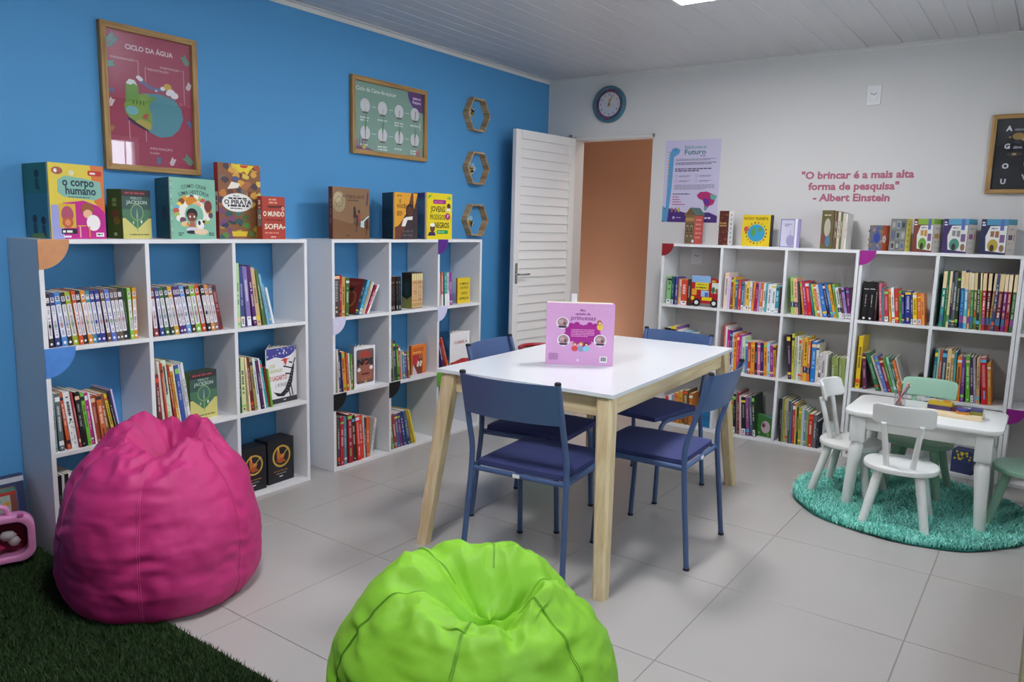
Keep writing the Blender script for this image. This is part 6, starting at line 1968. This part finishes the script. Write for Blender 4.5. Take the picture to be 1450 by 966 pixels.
def bean_bag(label, loc, rad, hgt, mat, seam_mat, seams, rim, folds, dimple, seed):
    """rim(theta): height factor of the folded rim; dimple: (dx, dy) shift of the sunken top"""
    o = thing('bean_bag', label, 'bean bag', loc, 0, 'bean bags')
    prof = [(0.0, 0.0), (0.54, 0.0), (0.82, 0.003), (0.945, 0.055), (0.995, 0.16), (1.0, 0.29), (0.995, 0.43), (0.96, 0.575), (0.895, 0.71), (0.80, 0.825), (0.675, 0.92), (0.545, 0.98), (0.43, 1.0), (0.335, 0.965), (0.24, 0.885), (0.13, 0.81), (0.0, 0.775)]
    NT, NP = 220, 150
    off = Vector((seed*3.7, seed*1.3, seed*0.7))
    vs = []
    def surf(th, t):
        r, z = catmull(prof, t)
        r = max(r, 0.0)
        up = min(1.0, max(0.0, (z-0.25)/0.75))
        inner = 1.0 if t > 11/16 else 0.0
        k_in = max(0.0, (t-11/16)/(5/16))
        rm = rim(th)
        z2 = z*(1+(rm-1)*up**2)
        # gathered panels bulge between the seams
        best = 9
        for s in seams:
            d = abs((th-s+PI) % (2*PI)-PI)
            best = min(best, d)
        bulge = -0.020*math.exp(-(best/0.10)**2)*min(1, r*1.6)*(1-0.3*inner)
        P3 = Vector((math.cos(th)*r, math.sin(th)*r, z*1.6))
        big = 0.045*noise.noise(P3*1.7+off)+0.024*noise.noise(P3*4.1+off*2)+0.008*noise.noise(P3*9.0+off*3)
        # fine cross wrinkles pulled by the seams
        side = (1-inner)*min(1, max(0, (z-0.08)/0.15))
        wr = 0.0095*math.sin(z*46+5*noise.noise(P3*3+off)+th*2)*math.exp(-(best/0.26)**2)*side
        wr += 0.0085*noise.noise(Vector((th*3.2, z*26, 1.0))+off)*side
        # radial creases running into the sunken top
        cr = 0.0
        top = max(0.0, min(1.0, (t-0.54)/0.14))
        if top > 0:
            for (c, w, a) in folds:
                d = (th-c+PI) % (2*PI)-PI
                cr += a*math.exp(-(d/w)**2)
            q = Vector((math.cos(th)*r, math.sin(th)*r, 0.0))
            cr += 0.075*noise.noise(q*3.1+off*3)
            cr += 0.055*(0.35-abs(noise.noise(q*5.2+off*5)))
            cr += 0.018*noise.noise(q*12+off*2)
        cr *= top*(1-0.35*k_in)
        R_ = rad*(r*(1+big*0.9)+bulge+wr)
        x, y = R_*math.cos(th), R_*math.sin(th)
        zz = hgt*(z2+cr+0.3*big*up)
        s = k_in**0.7*0.8 + top*0.25
        x += dimple[0]*s
        y += dimple[1]*s
        # flatten on the ground
        return Vector((x, y, max(0.0, zz)))
    for j in range(NP+1):
        t = j/NP
        for i in range(NT):
            vs.append(surf(2*PI*i/NT, t))
    fs = []
    for j in range(NP):
        for i in range(NT):
            a, b = j*NT+i, j*NT+(i+1) % NT
            if j == 0:
                fs.append((b+NT, a+NT, a))
            else:
                fs.append((a, b, b+NT, a+NT))
    # weld the poles
    me = mesh('bag', vs, [f if len(f) == 4 else f[::-1] for f in fs])
    bm = bmesh.new()
    bm.from_mesh(me)
    bmesh.ops.remove_doubles(bm, verts=bm.verts, dist=0.0004)
    bmesh.ops.recalc_face_normals(bm, faces=bm.faces)
    bm.to_mesh(me)
    bm.free()
    for p in me.polygons:
        p.use_smooth = True
    link_mesh('bag', me, mat, o)
    # seams with a double row of stitching
    for s in seams:
        for k, dt in enumerate((-0.010, 0.010)):
            path = []
            for j in range(20, 128):
                t = j/NP
                v = surf(s+dt, t)
                c = Vector((0, 0, hgt*0.45))
                v = v+(v-c).normalized()*0.0014
                path.append(v)
            Geo().tube(path, 0.0010, 5).build('seam', seam_mat, o, smooth=60)
    return o

def rim_pink(th):
    # higher at the back (away from the camera), lower in front
    return 1.0+0.05*math.cos(th-2.5)+0.02*math.cos(2*th+0.6)
bean_bag('bright pink bean bag beside the bookcase, partly on artificial grass', (0.788, -3.765, 0.0), 0.345, 0.580, 'pink_cloth', 'pink_thread',
         [R(a) for a in (-42, 18, 78, 138, 198, 258)], rim_pink,
         [(R(-75), 0.45, 0.02), (R(-25), 0.20, -0.035), (R(15), 0.40, 0.03), (R(60), 0.12, -0.05), (R(100), 0.45, 0.04), (R(150), 0.16, -0.045), (R(195), 0.4, 0.03), (R(240), 0.14, -0.04)], (0.03, 0.03), 1.3)

def rim_green(th):
    return 1.0+0.035*math.cos(th-2.6)+0.02*math.cos(3*th+0.4)
bean_bag('lime green bean bag in the foreground, cut by the bottom edge', (2.275, -3.765, 0.0), 0.380, 0.472, 'green_cloth', 'green_thread',
         [R(a) for a in (-63, -3, 57, 117, 177, 237)], rim_green,
         [(R(-30), 0.16, -0.05), (R(15), 0.35, 0.045), (R(58), 0.14, -0.045), (R(95), 0.35, 0.035), (R(140), 0.4, 0.03), (R(165), 0.12, -0.03), (R(200), 0.30, 0.06), (R(232), 0.14, -0.05), (R(280), 0.4, 0.02)], (0.06, -0.02), 4.1)

# ------------------------------------------------------------------ artificial grass mat
def blades(name, parent, pts, hs, lean, w, cols, mat_name, rng, seg=1):
    """one mesh of many small pointed blades with a colour attribute"""
    n = len(pts)
    V = np.zeros((n*3*seg if seg == 1 else n*5, 3))
    q = rng.uniform(0, 2*PI, n)
    l = rng.uniform(0.2, 1.0, n)*lean
    la = rng.uniform(0, 2*PI, n)
    dx, dy = np.cos(q)*w/2, np.sin(q)*w/2
    tx, ty = np.cos(la)*l, np.sin(la)*l
    if seg == 1:
        V[0::3] = np.stack([pts[:, 0]-dx, pts[:, 1]-dy, pts[:, 2]], 1)
        V[1::3] = np.stack([pts[:, 0]+dx, pts[:, 1]+dy, pts[:, 2]], 1)
        V[2::3] = np.stack([pts[:, 0]+tx, pts[:, 1]+ty, pts[:, 2]+hs], 1)
        F = np.arange(n*3).reshape(n, 3)
        per = 3
    else:
        V[0::5] = np.stack([pts[:, 0]-dx, pts[:, 1]-dy, pts[:, 2]], 1)
        V[1::5] = np.stack([pts[:, 0]+dx, pts[:, 1]+dy, pts[:, 2]], 1)
        V[2::5] = np.stack([pts[:, 0]+dx*.8+tx*.45, pts[:, 1]+dy*.8+ty*.45, pts[:, 2]+hs*.75], 1)
        V[3::5] = np.stack([pts[:, 0]-dx*.8+tx*.45, pts[:, 1]-dy*.8+ty*.45, pts[:, 2]+hs*.75], 1)
        V[4::5] = np.stack([pts[:, 0]+tx, pts[:, 1]+ty, pts[:, 2]+hs*(0.85+0.15*rng.uniform(0, 1, n))], 1)
        b = np.arange(n)*5
        F = np.concatenate([np.stack([b, b+1, b+2], 1), np.stack([b, b+2, b+3], 1), np.stack([b+3, b+2, b+4], 1)], 1).reshape(-1, 3)
        per = 9
    me = bpy.data.meshes.new(name)
    me.vertices.add(len(V))
    me.vertices.foreach_set('co', V.ravel())
    me.loops.add(F.size)
    me.loops.foreach_set('vertex_index', F.ravel().astype(np.int32))
    me.polygons.add(len(F))
    me.polygons.foreach_set('loop_start', np.arange(0, F.size, 3, dtype=np.int32))
    me.update(calc_edges=True)
    ca = me.color_attributes.new('ink', 'FLOAT_COLOR', 'CORNER')
    C = np.array([lin(c) for c in cols])
    pick = C[rng.integers(0, len(C), n)]
    ca.data.foreach_set('color', np.repeat(pick, per, axis=0).ravel())
    o = link_mesh(name, me, mat_name, parent)
    o['kind'] = 'stuff'
    return o

printed('fibre', 0.75)

def turf():
    x0, x1, y0, y1 = 0.006, 2.25, -6.0, -3.915
    o = thing('grass_mat', 'dark green artificial grass mat under the pink bean bag', 'mat', (0, 0, 0), 0)
    Geo().box(x0, x1, y0, y1, 0.0005, 0.008).build('backing', 'turf_backing', o)
    rng = np.random.default_rng(5)
    n = 60000
    pts = np.stack([rng.uniform(x0, x1, n), rng.uniform(y0, y1, n)**1, np.full(n, 0.0075)], 1)
    # thicker where the mat can be seen
    m = 45000
    p2 = np.stack([rng.uniform(x0, 1.9, m), rng.uniform(-4.75, y1+0.002, m), np.full(m, 0.0075)], 1)
    pts = np.concatenate([pts, p2])
    hs = rng.uniform(0.010, 0.021, len(pts))
    blades('grass_pile', o, pts, hs, 0.013, 0.0042, ['1f3814', '284618', '1a2f12', '304d20', '384a26'], 'fibre', rng)
turf()

# ------------------------------------------------------------------ round shaggy rug under the small table
def rug():
    cx, cy, r = 2.905, -0.985, 0.555
    o = thing('round_rug', 'round shaggy turquoise rug under the small table', 'rug', (cx, cy, 0), 0)
    n = 72
    rim = []
    for k in range(n):
        a = 2*PI*k/n
        rr = r*(1+0.012*math.sin(5*a+1)+0.008*math.sin(11*a))
        lift = 0.004+0.006*max(0, math.sin(7*a+0.5))*(1 if PI < a < 1.75*PI else 0.2)
        rim.append((rr*math.cos(a), rr*math.sin(a), lift))
    g = Geo()
    vs = [(0, 0, 0.006)]+[(x*0.94, y*0.94, 0.006) for x, y, z in rim]+[(x, y, z+0.003) for x, y, z in rim]+[(x, y, z) for x, y, z in rim]+[(x*0.94, y*0.94, 0.0008) for x, y, z in rim]
    fs = []
    for k in range(n):
        k2 = (k+1) % n
        fs.append((0, 1+k, 1+k2))
        for a in range(3):
            fs.append((1+a*n+k, 1+(a+1)*n+k, 1+(a+1)*n+k2, 1+a*n+k2))
    g.add(vs, fs)
    g.build('backing', 'rug_backing', o)
    rng = np.random.default_rng(9)
    m = 30000
    rad = np.sqrt(rng.uniform(0, 1, m))*r*0.985
    an = rng.uniform(0, 2*PI, m)
    pts = np.stack([rad*np.cos(an), rad*np.sin(an), np.full(m, 0.006)], 1)
    # tufts: pull blades together into strands
    cell = 0.016
    c = (np.floor(pts[:, :2]/cell)+0.5)*cell+rng.normal(0, 0.003, (m, 2))
    pts[:, :2] = pts[:, :2]*0.5+c*0.5
    hs = rng.uniform(0.018, 0.040, m)
    blades('rug_pile', o, pts, hs, 0.034, 0.0055, ['9df0e0', '8ce4d6', 'b4faee', '76d0c4', 'a6f4e4'], 'fibre', rng, seg=2)
    t = thing('rug_label', 'crumpled white rug label lying at the rug edge, far right', 'label', (3.43, -1.03, 0.0005), R(30))
    g = Geo()
    vs = []
    nx, ny = 8, 5
    for i in range(nx+1):
        for j in range(ny+1):
            vs.append((0.09*i/nx, 0.05*j/ny, 0.004+0.008*abs(noise.noise(Vector((i*0.9, j*0.9, 2))))+0.006*(i % 2)))
    g.add(vs, [(i*(ny+1)+j, (i+1)*(ny+1)+j, (i+1)*(ny+1)+j+1, i*(ny+1)+j+1) for i in range(nx) for j in range(ny)])
    g.build('sheet', 'tag_white', t)
rug()

# ------------------------------------------------------------------ small table and round-seated chairs
def rounded_rect(w, l, r, n=6):
    pts = []
    for cx, cy, a in ((w/2-r, -l/2+r, -90), (w/2-r, l/2-r, 0), (-w/2+r, l/2-r, 90), (-w/2+r, -l/2+r, 180)):
        for k in range(n+1):
            q = R(a+90*k/n)
            pts.append((cx+r*math.cos(q), cy+r*math.sin(q)))
    return pts
RUGZ = 0.010
def small_table():
    z = 0.507
    o = thing('small_table', 'small white children table on the turquoise rug', 'table', (2.945, -0.985, 0), 0)
    w, l = 0.68, 0.50
    Geo().slab(rounded_rect(w, l, 0.075), z-0.022, z).build('table_top', 'white_enamel', o, bevel=0.004, smooth=40)
    a, b = w/2-0.068, l/2-0.060
    for s in (-1, 1):
        Geo().box(-a, a, s*b-0.009, s*b+0.009, z-0.095, z-0.0225).build('apron', 'white_enamel', o, bevel=0.002, seg=1)
        Geo().box(s*a-0.009, s*a+0.009, -b, b, z-0.095, z-0.0225).build('apron', 'white_enamel', o, bevel=0.002, seg=1)
    for sx in (-1, 1):
        for sy in (-1, 1):
            tx, ty = sx*(a-0.002), sy*(b-0.002)
            bx, by = tx+sx*0.022, ty+sy*0.030
            leg = Geo().box(tx-0.035, tx+0.035, ty-0.035, ty+0.035, z-0.160, z-0.0225).build('leg_block', 'white_enamel', o, bevel=0.006, smooth=40)
            zz = z-0.158
            path = [(bx+(tx-bx)*t, by+(ty-by)*t, RUGZ+(zz-RUGZ)*t) for t in (0, 0.03, 0.5, 0.86, 0.93, 0.97, 1.0)]
            Geo().tube(path, [0.022, 0.024, 0.028, 0.033, 0.032, 0.025, 0.026], 20).build('leg', 'white_enamel', o, smooth=60)
small_table()

def small_chair(label, loc, head, mat):
    """local +y is the way the chair faces; the back stands at -y"""
    o = thing('small_chair', label, 'chair', (loc[0], loc[1], 0), head, 'round-seated children chairs')
    zs = 0.302
    n = 36
    pts = [(0.162*math.copysign(abs(math.cos(2*PI*k/n))**0.9, math.cos(2*PI*k/n)), 0.152*math.copysign(abs(math.sin(2*PI*k/n))**0.9, math.sin(2*PI*k/n))) for k in range(n)]
    Geo().slab(pts, zs-0.026, zs).build('seat', mat, o, bevel=0.006, seg=3, smooth=40)
    for sx in (-1, 1):
        for sy in (-1, 1):
            Geo().tube([(sx*0.135, sy*0.145, RUGZ), (sx*0.085, sy*0.085, zs-0.028)], [0.019, 0.0215], 16).build('leg', mat, o, smooth=60)
        Geo().tube([(sx*0.055, -0.090, zs-0.001), (sx*0.078, -0.147, 0.518)], [0.0135, 0.0125], 14).build('back_post', mat, o, smooth=60)
    # curved rounded back panel
    w, h = 0.265, 0.098
    z0 = 0.508
    nx, nz = 22, 8
    vs = []
    def Q(i, k, side):
        u = (i/nx)*2-1
        v = (k/nz)*2-1
        # rounded corners
        x = u*w/2
        lim = 1-max(0, abs(u)-0.84)**2*10.0
        z = z0+h/2+v*h/2*max(0.35, lim)
        y = -0.160-0.012*v+0.045*u*u-(0.008 if side == 0 else -0.008)*1
        return (x, y, z)
    for side in (0, 1):
        for k in range(nz+1):
            for i in range(nx+1):
                vs.append(Q(i, k, side))
    m = (nx+1)*(nz+1)
    fs = []
    for k in range(nz):
        for i in range(nx):
            a = k*(nx+1)+i
            fs.append((a, a+1, a+nx+2, a+nx+1))
            fs.append((m+a, m+a+nx+1, m+a+nx+2, m+a+1))
    ring = list(range(nx+1))+[k*(nx+1)+nx for k in range(1, nz+1)]+[nz*(nx+1)+i for i in range(nx-1, -1, -1)]+[k*(nx+1) for k in range(nz-1, 0, -1)]
    for q in range(len(ring)):
        a, b = ring[q], ring[(q+1) % len(ring)]
        fs.append((a, m+a, m+b, b))
    Geo().add(vs, fs).build('backrest', mat, o, smooth=45, bevel=0.003)
    return o
small_chair('white children chair in front of the small table, its back to us', (2.895, -1.275), R(4), 'white_enamel')
small_chair('white children chair at the left end of the small table', (2.615, -0.995), R(-96), 'white_enamel')
small_chair('mint green children chair behind the small table by the bookcase', (2.90, -0.725), R(176), 'mint_enamel')
small_chair('mint green children chair cut off at the right edge', (3.40, -0.94), R(88), 'mint_enamel')

# things on the small table
ZT = 0.5072
def pencils():
    x, y = 2.815, -0.93
    c = thing('pencil_cup', 'clear plastic pencil cup on the small table', 'cup', (x, y, ZT), 0)
    n = 20
    g = Geo()
    prof = [(0.026, 0), (0.030, 0.075), (0.0286, 0.075), (0.0248, 0.002)]
    vs = []
    for r_, z_ in prof:
        vs += [(r_*math.cos(2*PI*k/n), r_*math.sin(2*PI*k/n), z_) for k in range(n)]
    fs = [(a*n+k, a*n+(k+1) % n, (a+1)*n+(k+1) % n, (a+1)*n+k) for a in range(3) for k in range(n)]+[tuple(range(n-1, -1, -1)), tuple(range(3*n, 4*n))]
    g.add(vs, fs).build('cup_wall', 'clear_plastic', c, smooth=50)
    cols = ['e06030', '2a7a48', 'c890a0', '8a3a50', 'd8a8b0', '5a3a60', 'a83a40', 'e07a3a']
    names = ['orange', 'green', 'pale pink', 'deep red', 'rose', 'dark purple', 'red', 'light orange']
    ends = [(-0.034, 0.010, 0.145), (0.005, 0.014, 0.150), (0.050, -0.012, 0.135), (0.058, 0.004, 0.150), (0.044, -0.020, 0.152), (0.064, -0.006, 0.140), (-0.020, -0.008, 0.120), (-0.030, -0.012, 0.132)]
    for i, (ex, ey, ez) in enumerate(ends):
        b = Vector((-ex*0.30, -ey*0.5+0.004*((i % 3)-1), 0.005))
        e = Vector((ex*0.72, ey*0.8, ez*0.86))
        d = (e-b).normalized()
        p = thing('pencil', '%s pencil standing in the clear cup' % names[i], 'pencil', (x, y, ZT), 0, 'pencils in the cup')
        Geo().tube([b, e-d*0.014], 0.0036, 6).build('barrel', 'plastic', p, color=cols[i])
        Geo().tube([e-d*0.014, e-d*0.003], [0.0036, 0.0012], 6).build('tip', 'ply', p)
        Geo().tube([e-d*0.003, e], [0.0012, 0.0003], 6).build('lead', 'plastic', p, color=cols[i])
pencils()

def puzzle():
    o = thing('wooden_board', 'pale wooden base board of a block puzzle on the small table', 'board', (3.065, -1.005, ZT), R(-3))
    Geo().box(-0.125, 0.125, -0.055, 0.055, 0, 0.022).build('base', 'ply', o, bevel=0.002, seg=1)
    z = ZT+0.0222
    def blk(name, label, x, y, zz, w, l, h, col, hexa=False):
        b = thing(name, label, 'block', (x, y, zz), R(-3), 'wooden puzzle blocks')
        if hexa:
            pts = [(w/2*math.cos(R(60*k)), w/2*math.sin(R(60*k))) for k in range(6)]
        else:
            pts = rounded_rect(w, l, 0.004, 2)
        Geo().slab(pts, 0, h).build('block', 'plastic', b, bevel=0.001, seg=1, color=col)
    blk('puzzle_block', 'purple block on the left of the puzzle board, bottom layer', 3.00, -0.985, z, 0.10, 0.05, 0.020, '4a3a68')
    blk('puzzle_block', 'dark red block between puzzle stacks, bottom layer', 3.075, -0.985, z, 0.045, 0.05, 0.020, '5a2434')
    blk('puzzle_block', 'yellow block on top of the purple puzzle block', 3.005, -0.985, z+0.0202, 0.105, 0.05, 0.018, 'c0a42a')
    blk('puzzle_block', 'small orange block lying on the yellow puzzle block', 3.03, -0.985, z+0.0384, 0.03, 0.03, 0.006, 'c88a3a')
    blk('puzzle_block', 'orange hexagonal block at the front of the puzzle board', 3.105, -1.030, z, 0.060, 0.05, 0.012, 'd88a28', True)
    blk('puzzle_block', 'blue hexagonal block on the orange hexagonal block', 3.105, -1.030, z+0.0122, 0.060, 0.05, 0.014, '4a4a8a', True)
    blk('puzzle_block', 'olive block at the right end of the puzzle board', 3.160, -1.005, z, 0.05, 0.05, 0.016, '8a8430')
    blk('puzzle_block', 'blue violet block on the olive puzzle block', 3.160, -1.005, z+0.0162, 0.05, 0.05, 0.014, '4a4878')
puzzle()

# ------------------------------------------------------------------ toys in the left corner
def toys():
    # two puzzle boxes leaning on the blue wall end of the bookcase
    def box(label, x0, y0, rz, w, h, t, col, art, seed):
        o = thing('game_box', label, 'box', (x0, y0, 0.029), rz, 'boxes leaning in the corner')
        o.rotation_euler = (R(-7), 0, rz)
        Geo().box(0, w, 0, t, 0, h).build('carton', 'cover', o, bevel=0.0015, seg=1, color=col)
        p = Print(0.00015, seed)
        art(p, w, h)
        p.build('cover_print', o)
    def art1(p, w, h):
        p.rect(0, 0, w, h, '3a4468')
        p.rect(0, h*.90, w, h*.97, 'c8ccd4')
        p.words(w*.1, h*.92, w*.9, h*.02, '6a7088')
        p.rect(w*.05, h*.1, w*.8, h*.82, '4a5070')
        p.rrect(w*.83, h*.3, w*.93, h*.8, 0.008, '6a6a88')
    def art2(p, w, h):
        p.rect(0, 0, w, h, '8a4a40')
        p.rect(0, h*.94, w, h, '5a8878')
        p.rect(0, h*.89, w, h*.94, 'b83a30')
        p.rect(0, h*.12, w*.94, h*.89, 'a8b8a8')
        p.text('quebra', w*.60, h*.81, h*.08, '4a7a80', bold=0.03, width=w*.5)
        p.text('Brinq', w*.62, h*.72, h*.09, 'b04a38', bold=0.03, width=w*.5)
        p.ell(w*.90, h*.76, w*.03, h*.04, 'd89a40')
        p.ell(w*.3, h*.2, w*.2, h*.1, '6a8aa0')
    box('blue board game box leaning against the bookcase end, far left', 0.060, -4.33, R(88), 0.40, 0.295, 0.03, '343e60', art1, 41)
    box('red and teal puzzle box lettered Brinq, behind the pink case', 0.108, -4.34, R(88), 0.36, 0.262, 0.028, '7a3a34', art2, 42)
    # pink toy case with a clear window
    o = thing('toy_case', 'pink plastic toy case with a clear window and handle, far left', 'toy case', (0.262, -3.985, 0.034), R(70))
    w, h, t = 0.29, 0.185, 0.07
    def rr(x0, z0, x1, z1, r, n=7):
        pts = []
        for cx, cz, a in ((x1-r, z0+r, -90), (x1-r, z1-r, 0), (x0+r, z1-r, 90), (x0+r, z0+r, 180)):
            for k in range(n+1):
                q = R(a+90*k/n)
                pts.append((cx+r*math.cos(q), cz+r*math.sin(q)))
        return pts
    outer = rr(-w, 0, 0, h, 0.055)
    inner = rr(-w+0.026, 0.024, -0.026, h-0.024, 0.040)
    n = len(outer)
    g = Geo()
    vs = [(p[0], 0, p[1]) for p in outer]+[(p[0], 0, p[1]) for p in inner]+[(p[0], t, p[1]) for p in outer]+[(p[0], t, p[1]) for p in inner]
    fs = []
    for k in range(n):
        k2 = (k+1) % n
        fs += [(k, k2, n+k2, n+k), (2*n+k, 3*n+k, 3*n+k2, 2*n+k2), (k, 2*n+k, 2*n+k2, k2), (n+k, n+k2, 3*n+k2, 3*n+k)]
    g.add(vs, fs).build('shell', 'plastic', o, bevel=0.004, smooth=45, color='e090c0')
    Geo().prism(inner, 0.010, 0.012).build('window', 'clear_plastic', o)
    Geo().prism(inner, t-0.006, t-0.003).build('back_sheet', 'plastic', o, color='8a2040')
    Geo().tube(bend([(-w*0.72, t/2, h-0.006), (-w*0.68, t/2, h+0.035), (-w*0.32, t/2, h+0.035), (-w*0.28, t/2, h-0.006)], 0.03), 0.010, 10).build('handle', 'plastic', o, smooth=60, color='e090c0')
    for i, (x, z, a, b, c) in enumerate(((-.09, .10, .030, .022, 'e0d8d4'), (-.07, .075, .022, .020, 'd8c8c0'), (-.15, .055, .05, .02, 'c03058'), (-.21, .11, .03, .03, 'd86a90'), (-.20, .06, .035, .022, 'b8a8b0'))):
        vs = []
        m = 14
        q = Geo().lathe([(0.001, -1), (0.6, -0.8), (1, 0), (0.6, 0.8), (0.001, 1)], m)
        q.v = [(v[0]*a, v[1]*0.016, v[2]*b) for v in q.v]
        k = q.build('toy_piece', 'plastic', o, smooth=60, color=c)
        k.location = (x, 0.036, z)
    Geo().box(-0.055, -0.035, -0.004, 0.004, h-0.004, h+0.010).build('latch', 'plastic', o, bevel=0.002, color='c060a0')
toys()

# red and green toy basket behind the far chair, by the door
def basket():
    o = thing('toy_basket', 'low red and green basket by the door, behind chair back', 'basket', (0.62, -0.95, 0), 0)
    n = 24
    g = Geo()
    prof = [(0.10, 0.0), (0.15, 0.40), (0.15, 0.56), (0.142, 0.56), (0.142, 0.40), (0.095, 0.006)]
    vs = []
    for r_, z_ in prof:
        vs += [(r_*math.cos(2*PI*k/n), r_*math.sin(2*PI*k/n), z_) for k in range(n)]
    fs = [(a*n+k, a*n+(k+1) % n, (a+1)*n+(k+1) % n, (a+1)*n+k) for a in range(5) for k in range(n)]+[tuple(range(n-1, -1, -1)), tuple(range(5*n, 6*n))]
    g.add(vs, fs).build('basket_wall', 'plastic', o, smooth=50, color='3a8a50')
    path = [(0.15*math.cos(2*PI*k/24), 0.15*math.sin(2*PI*k/24), 0.562) for k in range(25)]
    Geo().tube(path, 0.014, 10).build('rim', 'plastic', o, smooth=60, color='b02838')
basket()

# low wooden bench along the right wall, only its base enters the picture
def bench():
    o = thing('storage_bench', 'low olive wooden bench whose base shows in the bottom right corner', 'bench', (3.442, -3.30, 0), 0)
    w, l, h = XR-3.442-0.004, 1.50, 0.38
    Geo().box(0, w, 0, l, 0.0005, h-0.03).build('carcass', 'bench_wood', o, bevel=0.002, seg=1)
    Geo().box(-0.004, w, -0.01, l+0.01, h-0.03, h).build('lid', 'bench_wood', o, bevel=0.003, seg=1)
bench()
